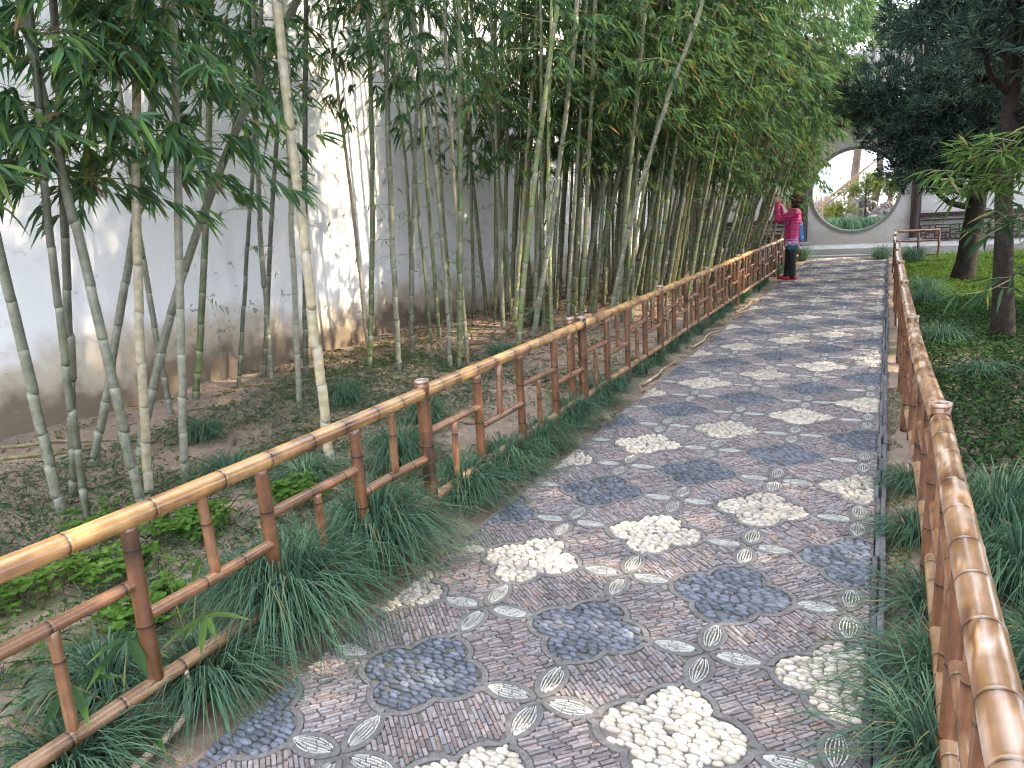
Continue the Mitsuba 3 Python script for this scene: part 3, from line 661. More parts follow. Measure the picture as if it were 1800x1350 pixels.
CULMS = [
('A', -3.523, 0.128, -0.015, -0.026, 0.001, 0.001, 0.031, 'grey'),
('B', -3.16, 0.04, 0.021, 0.036, 0.006, 0.009, 0.022, 'dark'),
('C', -3.713, 0.337, 0.072, 0.12, -0.0, -0.006, 0.027, 'dark'),
('D', -3.047, 0.277, -0.025, -0.036, -0.001, -0.002, 0.029, 'grey'),
('E', -4.081, 0.71, 0.178, 0.275, 0.007, -0.018, 0.03, 'grey'),
('F', -3.146, 0.4, 0.045, 0.068, 0.014, 0.012, 0.028, 'cream'),
('G', -3.855, 0.873, 0.152, 0.267, 0.075, 0.017, 0.032, 'grey'),
('H', -4.662, 1.778, -0.017, -0.023, 0.007, 0.009, 0.025, 'grey'),
('I', -3.158, 0.65, 0.071, 0.092, 0.004, -0.0, 0.027, 'pale'),
('J', -4.857, 2.188, 0.133, 0.16, -0.003, -0.01, 0.032, 'green'),
('K', -4.826, 2.65, 0.128, 0.14, 0.003, -0.004, 0.021, 'dark'),
('L', -4.694, 2.94, 0.022, 0.024, 0.01, 0.009, 0.027, 'grey'),
('M', -4.949, 3.088, 0.114, 0.119, 0.007, 0.001, 0.025, 'dark'),
('N', -3.636, 2.145, 0.051, 0.049, 0.004, 0.002, 0.025, 'pale'),
('O', -2.43, 1.081, -0.001, -0.001, 0.0, 0.0, 0.032, 'cream'),
('P', -4.675, 3.382, 0.072, 0.068, 0.005, 0.002, 0.031, 'dark'),
('Q', -4.836, 4.604, -0.002, -0.001, -0.003, -0.002, 0.023, 'red'),
('R', -4.047, 3.585, 0.111, 0.085, -0.011, -0.009, 0.028, 'green'),
('S', -3.676, 3.578, 0.02, 0.015, 0.007, 0.005, 0.03, 'grey'),
('T', -4.072, 4.381, 0.057, 0.041, 0.012, 0.006, 0.025, 'grey'),
('U', -5.308, 6.148, 0.113, 0.076, -0.029, -0.019, 0.023, 'olive'),
('V', -4.167, 4.919, -0.014, -0.009, 0.0, 0.0, 0.02, 'green'),
('W', -4.453, 5.551, -0.011, -0.007, 0.004, 0.002, 0.028, 'green'),
('X', -3.258, 3.817, 0.042, 0.026, -0.021, -0.013, 0.025, 'grey'),
('Y', -4.584, 6.071, 0.004, 0.002, -0.001, -0.001, 0.022, 'olive'),
('Z', -3.189, 3.884, 0.071, 0.042, -0.003, -0.002, 0.03, 'green'),
('a', -3.218, 4.101, -0.013, -0.008, 0.005, 0.003, 0.023, 'red'),
('b', -4.736, 7.315, -0.036, -0.02, 0.0, -0.0, 0.029, 'green'),
('c', -4.947, 7.986, 0.057, 0.029, 0.0, 0.0, 0.027, 'olive'),
('d', -4.048, 6.754, -0.0, 0.002, -0.018, -0.01, 0.023, 'olive'),
('e', -2.898, 4.572, 0.117, 0.062, 0.012, 0.001, 0.032, 'bright'),
('f', -4.396, 8.063, 0.027, 0.013, 0.002, 0.001, 0.026, 'green'),
('g', -3.324, 5.888, 0.207, 0.094, -0.009, -0.008, 0.038, 'grey'),
('h', -3.279, 6.108, 0.024, 0.011, 0.003, 0.001, 0.028, 'green'),
('i', -3.183, 6.117, -0.0, 0.0, 0.012, 0.005, 0.028, 'bright'),
('j', -4.355, 9.11, 0.097, 0.04, 0.0, 0.0, 0.024, 'dark'),
('k', -3.155, 6.528, 0.098, 0.041, 0.0, -0.001, 0.025, 'grey'),
('l', -3.468, 7.546, 0.077, 0.03, 0.0, 0.0, 0.032, 'green'),
('m', -3.427, 7.663, 0.116, 0.045, -0.006, -0.003, 0.028, 'olive'),
('n', -3.484, 7.898, 0.177, 0.071, 0.008, -0.002, 0.041, 'grey'),
('o', -3.274, 7.668, 0.201, 0.08, 0.018, -0.002, 0.04, 'green'),
('p', -4.642, 11.729, 0.204, 0.069, 0.0, 0.0, 0.028, 'olive'),
('q', -2.356, 5.794, 0.173, 0.069, 0.04, 0.001, 0.029, 'grey'),
('r', -3.204, 8.946, 0.356, 0.12, 0.009, -0.012, 0.045, 'dark'),
('s', -3.914, 12.752, 0.033, 0.01, 0.0, 0.0, 0.029, 'dark'),
('t', -3.727, 12.722, 0.016, 0.004, 0.0, 0.0, 0.029, 'olive'),
('u', -3.378, 11.999, 0.052, 0.014, 0.0, 0.0, 0.028, 'dark'),
('v', -2.538, 9.29, 0.158, 0.045, 0.014, -0.001, 0.04, 'yellow'),
('w', -2.523, 10.387, 0.274, 0.061, -0.013, -0.006, 0.043, 'green'),
('x', -2.216, 10.976, 0.116, 0.024, 0.058, 0.008, 0.03, 'olive'),
('y', -2.277, 12.492, 0.216, 0.039, -0.002, -0.002, 0.033, 'olive'),
('z', -2.306, 13.687, 0.24, 0.04, 0.002, -0.002, 0.029, 'green'),
('1', -2.227, 14.61, 0.164, 0.032, 0.067, 0.002, 0.031, 'green')
]
LAB = {
'A': 'thick grey bamboo leaning left, its bare foot leftmost of the grove', 'B': 'thin dark bamboo standing in front of a thicker culm, second foot from the left', 'C': 'straight dark olive bamboo behind a thinner leaning one near the left end',
'D': 'thick pale grey bamboo leaning left, foot behind the top rail beside a straight cream culm', 'E': 'grey bamboo with kinked foot leaning right, close to the stained wall', 'F': 'straight cream coloured bamboo rising behind the top rail, beside the grey leaning one',
'G': 'strongly slanting bamboo that crosses the others toward the upper right', 'H': 'slender grey bamboo leaning left by the wall foot, partly hidden by the slanting one', 'I': 'pale straight bamboo with white rings rising from dark grass behind the fence',
'J': 'straight dark green bamboo close to the wall, right of the pale ringed culm', 'K': 'thin dark bamboo leaning slightly right, foot at the wall stain', 'L': 'thin grey bamboo leaning left, crossing a dark one at half height', 'M': 'thin dark bamboo leaning right behind the crossing grey one',
'N': 'pale grey bamboo just left of the thick cream culm', 'O': 'thickest cream yellow bamboo with dark rings, foot behind the fence', 'P': 'dark straight bamboo directly behind the thick cream culm', 'Q': 'thin reddish bamboo leaning left beside a deep green straight one',
'R': 'deep green straight bamboo with pale rings in front of the sunlit wall', 'S': 'straight grey bamboo with brown foot, right of the deep green one', 'T': 'slender blue grey bamboo bending right at its top', 'U': 'thin olive bamboo at the wall leaning left above',
'V': 'thin green bamboo leaning left, foot on litter strewn soil', 'W': 'curved green bamboo next to two leaning grey culms', 'X': 'pale grey bamboo leaning left, just left of the green pair', 'Y': 'thin olive bamboo close behind a pale grey leaning one',
'Z': 'upright green bamboo paired with a tan one at the fence', 'a': 'tan reddish bamboo leaning left in front of an upright green one', 'b': 'green bamboo with small side twigs leaning left on bare soil', 'c': 'very thin straight olive bamboo at the wall foot', 'd': 'thin olive bamboo leaning left before the bright sun patch on the wall foot',
'e': 'bright yellow green bamboo leaning right, thick, at the edge of the dense grove', 'f': 'thin green bamboo behind the bright yellow green one', 'g': 'broad grey bamboo bending right behind the bright yellow green one', 'h': 'upright green bamboo before the broad grey bending one', 'i': 'bright green upright bamboo near the double fence post',
'q': 'pale thick bamboo leaning far right over the fence', 'r': 'dark thick bamboo slanting right beside the pale leaning one', 'o': 'vivid green bamboo slanting right behind the double fence post', 'n': 'grey thick bamboo slanting right behind the double fence post', 'v': 'yellow brown bamboo leaning right in the far dense grove', 'w': 'long dark green bamboo arching right over the far fence',
'k': 'slim grey bamboo directly behind the double fence post'}
WORD = {'green': 'dark green', 'olive': 'olive green', 'dark': 'blackish green', 'grey': 'grey green', 'bright': 'yellow green', 'yellow': 'yellow brown', 'pale': 'pale grey', 'cream': 'cream', 'red': 'reddish'}
def far_label(x, y, cls):
    side = 'close behind the fence' if x > -2.75 else 'in mid grove' if x > -3.9 else 'near the white wall'
    where = 'level with the double fence post' if y < 7.6 else 'before the bamboo thickens' if y < 9.6 else 'in the thick of the far grove' if y < 12.4 else 'level with the woman and beyond' if y < 14.6 else 'by the corridor railing'
    t = f'{WORD[cls]} slender bamboo {side}, {where}'
    return t, t
for k, (nm, bx, by, ax, ay, cx, cy, r, cls) in enumerate(CULMS):
    spec = (bx, by, ax, ay, cx, cy)
    dist = math.hypot(bx - CAM[0], by - CAM[1])
    zone = 'near' if dist < 6.1 and nm not in 'NO' else 'mid' if by < 6.3 else 'far'
    lab = LAB.get(nm); grp = None
    if lab is None: lab, grp = far_label(bx, by, cls)
    kw = {}
    if zone == 'near': kw = dict(nleaf_parts=34, z0=1.5 if nm in 'ABC' else 1.62 if nm in 'DEFI' else 1.95, per=4 if nm in 'ABCDEFI' else 3, aim=-1.6, blen=0.62, top=5.6)
    if nm == 'O': kw = dict(z0=3.6)
    if nm == 'N': kw = dict(z0=2.9)
    if nm in 'QRSTUVWXYZabcdf': kw = dict(z0=2.35 + 0.5 * ((k * 7) % 5) / 5, low=0.55)
    if nm in 'JKLMP': kw = dict(z0=2.4 if nm in 'JK' else 2.6, low=0.15)
    if zone == 'far' and nm not in 'df': kw = dict(z0=2.45 if math.hypot(bx + 1.2, by - 12) < 2.3 else 2.2 if by < 9 else 1.75, low=0.0 if nm in 'xyz1w' else 0.12, aim=-0.3)
    bamboo(spec, r, cls, 1000 + k, lab, zone, grp, **kw)
g = R(77)
fill, tries = [], 0
while len(fill) < 92 and tries < 4000:
    tries += 1
    x, y = g.uniform(-5.0, -1.95), g.uniform(6.3, 17.0)
    if y < 8.5 and x > -2.4: continue
    if 9 < y and x < -3.6 and g.random() < 0.55: continue
    if all((x - a) ** 2 + (y - b) ** 2 > 0.04 for a, b in [(q[0], q[1]) for q in fill] + [(c[1], c[2]) for c in CULMS]):
        near_path = np.clip((x + 3.4) / 1.5, 0, 1)
        fill.append((x, y, 0.07 + 0.20 * near_path * np.clip((y - 6) / 5, 0, 1) + g.normal(0, 0.03), g.normal(0.03, 0.03), 0.006 * near_path, 0.0))
tries = 0
while len(fill) < 122 and tries < 3000:
    tries += 1
    x, y = g.uniform(-4.6, -2.3), g.uniform(6.4, 11.0)
    if all((x - a) ** 2 + (y - b) ** 2 > 0.03 for a, b in [(q[0], q[1]) for q in fill] + [(c[1], c[2]) for c in CULMS]): fill.append((x, y, 0.08 + 0.07 * np.clip((x + 3.6), 0, 1) + g.normal(0, 0.035), g.normal(0.03, 0.03), 0.005, 0.0))
for x, y, l in ((-1.95, 11.2, .22), (-1.85, 12.4, .26), (-1.9, 13.4, .30), (-2.2, 14.2, .30), (-1.8, 14.9, .30), (-2.3, 15.6, .33), (-1.9, 16.2, .27), (-2.6, 15.0, .36), (-2.05, 12.9, .34), (-2.6, 16.4, .3)):
    fill.append((x, y, l, 0.01, 0.006, -0.004))
for k, s in enumerate(fill):
    cls = ['green', 'olive', 'green', 'grey', 'green', 'bright', 'olive'][int(g.integers(0, 7))]
    bamboo(s, g.uniform(0.022, 0.034), cls, 2000 + k, far_label(s[0], s[1], cls)[0], 'far', far_label(s[0], s[1], cls)[1],
           z0=(2.5 if math.hypot(s[0] + 1.2, s[1] - 12) < 2.3 else 2.3 if s[1] < 9 else 1.55 if s[0] > -2.9 else 2.0) + g.uniform(-0.2, 0.4), low=0.1, aim=-0.3)

# ------------------------------------------------------------------ trees
def bark_tube(P, r, seed, sides=16, col=(0.026, 0.021, 0.017)):
    P = np.asarray(P, float); t = np.linspace(0, 1, len(P)); tt = np.linspace(0, 1, max(4, len(P) * (8 if sides > 9 else 2)))
    Q = np.stack([np.interp(tt, t, P[:, k]) for k in range(3)], -1); rr = np.interp(tt, t, r)
    V, F = tube(Q, rr, sides)
    n = meshkit.fbm(V * [16, 16, 3.0] + seed, 4, 2); c = np.array(col) * (0.45 + 1.1 * n[:, None])
    ctr = np.r_[np.repeat(Q, sides, 0), Q[:1], Q[-1:]]
    V = ctr + (V - ctr) * (0.88 + 0.28 * n[:, None]); 
    return V, F, c
def whorls(C, Up, g, nl, LL, LW, base, light=0.25):
    """rosettes of narrow leaves round shoot tips"""
    n = len(C); rp = np.repeat(np.arange(n), nl); M = len(rp)
    D = unit(Up[rp] * g.uniform(-0.1, 1.3, M)[:, None] + rdir(g, M) * 0.85)
    c = np.array(base) * g.uniform(0.55, 1.4, M)[:, None]; yl = (g.random(M) < light)[:, None]
    c = np.where(yl, np.array(base) * np.array([1.9, 1.7, 1.3]) * g.uniform(0.7, 1.3, M)[:, None], c)
    return leaves(C[rp] + Up[rp] * g.uniform(-0.05, 0.03, M)[:, None], D, unit(Up[rp] + rdir(g, M) * 0.4), LL * g.uniform(0.6, 1.15, M), LW * g.uniform(0.8, 1.1, M), g.uniform(-0.05, 0.15, M), c, flat=True)
def crown(cl, g, per, sq=0.6):
    """shoot tips over the upper and outer side of foliage clouds (centre, radius)"""
    Cs, Us = [], []
    for c, r in cl:
        n = int(per * r * r); d = rdir(g, n); d[:, 2] = d[:, 2] * 0.9 + 0.18; d = unit(d)
        rad = r * np.where(g.random(n) < 0.75, g.uniform(0.82, 1.06, n), g.uniform(0.35, 0.85, n))
        Cs.append(np.array(c) + d * rad[:, None] * [1, 1, sq]); Us.append(unit(d + [0, 0, 0.35]))
    return np.vstack(Cs), np.vstack(Us)
def podo(label, trunk, tr, clouds, seed, per=95, nl=15, LL=0.135, LW=0.017, base=(0.046, 0.078, 0.062), name='evergreen_tree', cat='tree', group=None, mat='needle_material', light=0.2, barkc=(0.026, 0.021, 0.017)):
    g = R(seed); K = numbered(name); tag(K, label, cat, group)
    m = MB(); V, F, c = bark_tube(trunk, tr, seed, col=barkc); m.add(V, F, c); m.build(K + '__trunk', 'bark_material', True)
    m = MB(); T_ = np.asarray(trunk, float)
    for c, r in clouds:
        c = np.array(c); hz = np.clip(c[2] - 0.35 * np.linalg.norm(c[:2] - T_[0, :2]) - 0.2, T_[0, 2] + 0.8, T_[-1, 2]); q = np.array([np.interp(hz, T_[:, 2], T_[:, k]) for k in range(3)])
        mid = (q + c) / 2 + [0, 0, -0.08] + g.normal(0, 0.06, 3); r0 = float(np.interp(hz, T_[:, 2], tr)) * 0.45
        m.add(*bark_tube([q, mid, c, c + (c - mid) * 0.4], [r0, r0 * 0.7, r0 * 0.4, r0 * 0.15], seed, 5, barkc))
        for _ in range(5):
            e = c + rdir(g, 1)[0] * r * [0.85, 0.85, 0.5]; m.add(*bark_tube([mid * 0.4 + c * 0.6, (c + e) / 2 + [0, 0, 0.05], e], [r0 * 0.35, r0 * 0.25, 0.006], seed, 3, barkc))
    m.build(K + '__limbs', 'bark_material', True); tag(K + '__limbs', kind='stuff')
    C, U = crown(clouds, g, per)
    V, F, c, *_ = whorls(C, U, g, nl, LL, LW, base, light)
    MB().add(V, F, c).build(K + '__crown', mat); tag(K + '__crown', kind='stuff')
    return K
def cloudset(seed, c, R3, n, r0, r1):
    g = R(seed); out = []
    for _ in range(n):
        d = rdir(g, 1)[0] * g.uniform(0.45, 1.0); out.append((tuple(np.array(c) + d * R3), g.uniform(r0, r1)))
    return out
g = R(41)
# tree beside the far end of the lawn: layered pads of foliage reaching over the path
podo('dark evergreen tree at the far lawn, leaning trunk, branches hanging before the round gate',
     [(1.55, 11.7, -0.1), (1.60, 11.7, 0.35), (1.70, 11.72, 1.4), (1.62, 11.8, 3.2), (1.7, 11.9, 4.5)], [0.19, 0.145, 0.12, 0.10, 0.05],
     [((0.55, 11.5, 2.12), 0.42), ((0.08, 11.6, 2.72), 0.36), ((0.75, 11.3, 1.78), 0.50), ((1.05, 11.5, 2.5), 0.75), ((0.35, 11.8, 3.05), 0.75), ((-0.05, 11.9, 2.95), 0.42), ((1.25, 11.2, 1.62), 0.42), ((1.9, 11.2, 1.85), 0.55),
      ((2.5, 11.5, 2.2), 0.75), ((1.6, 11.2, 3.0), 0.85), ((0.9, 11.9, 3.75), 0.8), ((1.9, 11.8, 4.2), 0.95), ((1.1, 12.1, 4.7), 0.8), ((2.8, 12.0, 3.3), 0.9), ((3.2, 12.2, 4.3), 0.8), ((0.28, 11.4, 2.4), 0.42), ((0.75, 11.3, 2.35), 0.5), ((1.0, 11.2, 2.0), 0.5), ((0.9, 11.6, 3.0), 0.6), ((1.1, 11.0, 2.6), 0.5), ((1.3, 11.0, 2.05), 0.45), ((0.9, 11.1, 1.62), 0.35), ((2.3, 10.2, 2.15), 0.6), ((2.5, 12.6, 2.15), 0.6), ((2.2, 9.5, 2.4), 0.55), ((2.1, 13.4, 2.3), 0.55), ((1.2, 13.6, 2.9), 0.55), ((2.0, 13.2, 3.3), 0.85), ((2.6, 11.0, 2.9), 0.7)], 61, per=470)
# nearer tree: only trunk and the underside of its crown show
podo('dark evergreen with straight trunk close behind the right fence, crown in the upper right corner',
     [(1.47, 6.0, -0.1), (1.44, 6.0, 0.4), (1.38, 6.0, 1.3), (1.36, 6.0, 3.0), (1.4, 6.1, 5.2)], [0.115, 0.082, 0.070, 0.063, 0.05],
     [((1.0, 6.3, 2.95), 0.50), ((1.6, 6.5, 2.75), 0.6), ((0.75, 6.2, 3.5), 0.5), ((2.1, 6.0, 3.0), 0.6), ((1.35, 5.6, 3.4), 0.6), ((1.5, 6.2, 4.0), 0.8), ((2.2, 6.4, 4.2), 0.8), ((0.95, 5.9, 4.4), 0.6), ((1.7, 6.0, 5.0), 0.8), ((2.0, 6.9, 3.3), 0.6), ((2.4, 5.7, 2.5), 0.5), ((0.75, 6.6, 3.0), 0.5), ((1.0, 7.0, 3.6), 0.7), ((1.6, 7.2, 3.9), 0.8), ((2.9, 5.4, 4.4), 0.9), ((2.9, 7.4, 4.6), 0.9), ((1.3, 5.3, 2.8), 0.4), ((1.6, 5.2, 2.5), 0.4), ((1.1, 5.5, 2.6), 0.36), ((1.75, 5.5, 2.2), 0.36)], 62, per=400)
podo('dark evergreen tree added behind the leaning one to shade the path, in front of the corridor railing', [(3.3, 15.3, -0.1), (3.3, 15.3, 1.0), (3.3, 15.3, 2.6), (3.2, 15.3, 4.4)], [0.11, 0.09, 0.075, 0.04],
     [((2.5, 14.2, 3.1), 0.6), ((3.2, 14.0, 3.0), 0.6), ((3.6, 14.8, 3.4), 0.8), ((2.8, 15.0, 3.7), 0.8), ((3.7, 15.8, 3.2), 0.8), ((2.6, 15.9, 3.0), 0.7), ((3.2, 16.6, 3.6), 0.8), ((2.2, 16.5, 3.2), 0.6), ((4.2, 15.2, 4.2), 0.8), ((3.3, 15.5, 4.5), 0.8), ((4.3, 14.2, 3.4), 0.7), ((4.3, 16.4, 3.6), 0.8), ((1.6, 15.2, 3.2), 0.6)], 63, per=300)  # added tree, its pads placed to shade the far path
# the row of trees goes on to the right, outside the frame: it shades the path, two tall ones added to shade the wall
for k, (x, y, h, rr) in enumerate(((4.2, 0.3, 7.2, 1.8), (4.0, 2.6, 7.2, 1.8), (4.2, 5.2, 7.2, 1.9), (4.4, 8.1, 7.0, 1.9), (4.2, -2.4, 7.2, 2.2), (3.7, 4.2, 12.6, 2.6), (5.0, 1.0, 13.2, 2.8))):
    podo('unseen evergreen tree beyond the right edge of the picture, placed for shade', [(x, y, -0.1), (x + 0.05, y, 1.5), (x, y + 0.1, h - 1.2)], [0.2, 0.15, 0.05], cloudset(80 + k, (x, y, h * 0.6 if h < 9 else h * 0.74), (rr, rr, h * 0.36 if h < 9 else h * 0.22), 20 if h < 9 else 46, 0.75, 1.15), 70 + k, per=85, nl=12, LL=0.22, LW=0.034, group='evergreen trees beyond the frame')
# trees beyond the corridor, seen over its roof and through the gate
podo('pale green leafy tree behind the corridor roof, sky showing through its crown', [(-0.9, 31.5, 0), (-0.8, 31.5, 2.6), (-0.4, 27.6, 6.5)], [0.2, 0.15, 0.05], cloudset(91, (-0.5, 31.5, 6.8), (2.6, 1.6, 2.6), 12, 0.55, 0.95), 92, per=150, nl=10, LL=0.16, LW=0.05, base=(0.085, 0.125, 0.05), name='garden_tree', mat='leaf_material', light=0.35, barkc=(0.13, 0.105, 0.085))
podo('grey green tree behind the corridor, right of the pale leafy one', [(2.6, 33.0, 0), (2.6, 33.0, 3.0), (2.2, 33.0, 6.5)], [0.22, 0.16, 0.05], cloudset(93, (2.2, 33.0, 5.6), (2.3, 1.6, 2.6), 15, 0.6, 0.95), 94, per=150, nl=10, LL=0.16, LW=0.048, base=(0.07, 0.105, 0.055), name='garden_tree', mat='leaf_material', light=0.3, barkc=(0.13, 0.105, 0.085))
podo('green tree beyond the wall corner, above the far bamboo', [(-4.5, 27.0, 0), (-4.5, 27.0, 3.0), (-4.2, 27.2, 6.0)], [0.2, 0.15, 0.05], cloudset(95, (-4.4, 27, 5.4), (2.4, 1.6, 2.4), 15, 0.6, 0.95), 96, per=150, nl=10, LL=0.16, LW=0.048, base=(0.08, 0.12, 0.05), name='garden_tree', mat='leaf_material', light=0.3, barkc=(0.13, 0.105, 0.085))

# ------------------------------------------------------------------ the sunlit court seen through the gate
scene['garden_court'] = mikit.ply(box(-9, 9, GY0 + 2.21, 40, 0.0, 0.2), 'court_material')
tag('garden_court', 'pale sunlit paving beyond the round gate', 'paving', kind='structure')
def rock(c, s, seed, label):
    m = trimesh.creation.icosphere(subdivisions=4); v = np.array(m.vertices)
    n = meshkit.fbm(v * 1.5 + seed * 7.3, 4, seed); h = meshkit.fbm(v * 4.2 + seed, 3, seed + 3)
    h2 = meshkit.fbm(v * 7 + seed, 3, seed + 9); v = v * (0.45 + 0.85 * n + 0.55 * (h - 0.45) + 0.35 * np.minimum(h2 - 0.42, 0) * 3)[:, None] * s + c
    col = np.array([0.22, 0.205, 0.19]) * (0.25 + 1.2 * h[:, None]) * np.where(h2 < 0.4, 0.4, 1.0)[:, None]  # cavities darkened in the colour too, standing in for their shade
    K = numbered('garden_rock'); MB().add(v, m.faces, col).build(K, 'stone_material', True); tag(K, label, 'rock')
rock((-0.45, 29.3, 0.7), (0.55, 0.4, 0.85), 1, 'tall pale scholar rock in the middle of the view through the gate')
rock((0.45, 28.6, 0.55), (0.55, 0.4, 0.62), 2, 'broad pale rock at the right in the view through the gate')
rock((0.0, 27.6, 0.4), (0.42, 0.4, 0.36), 3, 'low rounded rock in front of the tall scholar rock')
rock((1.0, 29.4, 0.75), (0.42, 0.4, 0.75), 4, 'upright grey rock rightmost in the view through the gate')
rock((-1.7, 29.6, 0.6), (0.7, 0.5, 0.8), 5, 'grey rock behind the round shrub beyond the gate')
for k, (pts, r_, lb) in enumerate(((((-1.75, 24.6, 1.05), (-0.9, 25.0, 1.75), (0.0, 25.4, 2.5)), 0.06, 'long slanting brown pole propping a tree beyond the gate, upper of two'), (((-1.7, 24.7, 0.95), (-0.8, 25.0, 1.65), (-0.3, 25.3, 2.3)), 0.04, 'thinner slanting brown pole just below the long one beyond the gate'),
                              (((-1.75, 23.9, 0.15), (-1.72, 24.1, 0.8), (-1.65, 24.4, 1.5)), 0.035, 'upright pale pole at the left side of the view through the gate'), (((-1.35, 24.0, 0.15), (-1.45, 24.1, 0.9), (-1.55, 24.3, 1.9)), 0.03, 'thin upright pole right of the pale one beyond the gate'))):
    K = numbered('prop_pole'); V, F, c = bark_tube(pts, [r_ * 0.62, r_ * 0.6, r_ * 0.5], k, 8, (0.17, 0.115, 0.08)); MB().add(V, F, c).build(K, 'bark_material', True); tag(K, lb, 'pole')
podo('rounded yellow green shrub among the rocks beyond the gate', [(-1.25, 27.6, 0.1), (-1.25, 27.6, 0.6), (-1.2, 27.6, 0.9)], [0.05, 0.04, 0.02], cloudset(101, (-1.2, 27.6, 0.85), (0.55, 0.35, 0.36), 9, 0.24, 0.38), 102, per=900, nl=7, LL=0.075, LW=0.022, base=(0.13, 0.16, 0.045), name='garden_shrub', cat='shrub', mat='leaf_material')
podo('bright green shrub behind the pole ends beyond the gate', [(-0.3, 28.0, 0.1), (-0.3, 28, 1.2), (-0.3, 28, 2.0)], [0.03, 0.03, 0.02], cloudset(103, (-0.3, 28.4, 1.75), (0.8, 0.4, 0.6), 12, 0.3, 0.45), 104, per=520, nl=7, LL=0.09, LW=0.03, base=(0.12, 0.17, 0.04), name='garden_shrub', cat='shrub', mat='leaf_material')
podo('green shrub at the right among the rocks beyond the gate', [(1.3, 27.2, 0.1), (1.3, 27.2, 1.2), (1.3, 27.2, 2.0)], [0.03, 0.03, 0.02], cloudset(105, (1.2, 28.2, 1.7), (0.7, 0.4, 0.7), 11, 0.3, 0.45), 106, per=520, nl=7, LL=0.09, LW=0.03, base=(0.08, 0.12, 0.04), name='garden_shrub', cat='shrub', mat='leaf_material')
V, F, c = bark_tube([(-0.1, 29.6, 0.1), (-0.05, 29.6, 1.0), (0.1, 29.6, 2.2), (0.0, 29.7, 4.6)], [0.17, 0.13, 0.12, 0.08], 9, 12, (0.12, 0.095, 0.075)); V2, F2, c2 = bark_tube([(0.35, 29.5, 0.1), (0.45, 29.5, 1.0), (0.7, 29.6, 2.6), (0.9, 29.7, 4.4)], [0.12, 0.1, 0.08, 0.05], 10, 12, (0.13, 0.10, 0.08))
MB().add(V, F, c).add(V2, F2, c2).build('bare_tree__trunk', 'bark_material', True); tag('bare_tree', 'brown forked tree trunk between the rocks beyond the gate', 'tree')
scene['court_wall'] = mikit.ply(box(-9, 9, 36, 36.3, 0.1, 2.0), 'wall_material'); tag('court_wall', 'white wall at the back of the sunlit court', 'wall')

# ------------------------------------------------------------------ grass clumps
def clump(x, y, r, h, n, seed, label, group=None, lean=(0, 0), tone=1.0, segs=5, w=0.0056):
    g = R(seed); K = numbered('grass_clump'); tag(K, label, 'grass clump', group)
    az = g.uniform(0, 2 * np.pi, n); out = np.stack([np.cos(az), np.sin(az)], -1) + np.array(lean) * g.uniform(0.3, 1.2, n)[:, None]
    b0 = np.array([x, y]) + np.stack([np.cos(az), np.sin(az)], -1) * (r * 0.28 * np.sqrt(g.random(n)))[:, None]
    L = h * 1.55 * g.uniform(0.6, 1.2, n); reach = r * g.uniform(0.25, 1.15, n); hh = h * g.uniform(0.45, 1.05, n)
    ts = np.linspace(0, 1, segs + 1); side = np.stack([-out[:, 1], out[:, 0], 0 * az], -1); side = unit(side + rdir(g, n) * 0.25)
    fall = g.uniform(0.6, 1.5, n); z0 = float(gz(x, y)) - 0.01
    vs = []
    sway = g.normal(0, 0.25, n)
    for t in ts:
        p = b0 + out * (reach * (t ** 1.25))[:, None] + np.stack([-out[:, 1], out[:, 0]], -1) * (reach * sway * t * t)[:, None]
        z = z0 + hh * (1.95 * t - (0.95 + 0.75 * fall) * t * t) * 1.75; z = np.maximum(z, z0 + 0.012)
        c = np.c_[p, z]; ww = w * g.uniform(0.9, 1.1) * (1.0 - 0.92 * t ** 2.2)
        vs += [c - side * ww / 2 * 1.0, c + side * ww / 2]
    V = np.stack(vs, 1).reshape(-1, 3); k = 2 * (segs + 1)
    f = sum([[[2 * i, 2 * i + 1, 2 * i + 3], [2 * i, 2 * i + 3, 2 * i + 2]] for i in range(segs)], [])
    F = (np.array(f)[None] + (np.arange(n) * k)[:, None, None]).reshape(-1, 3)
    c = np.array([0.066, 0.128, 0.080]) * tone * g.uniform(0.55, 1.5, n)[:, None]
    c = np.where((g.random(n) < 0.18)[:, None], np.array([0.112, 0.188, 0.115]) * tone, c); c = np.where((g.random(n) < 0.03)[:, None], np.array([0.22, 0.17, 0.08]), c)
    MB().add(V, F, np.repeat(c, k, 0)).build(K, 'blade_material')
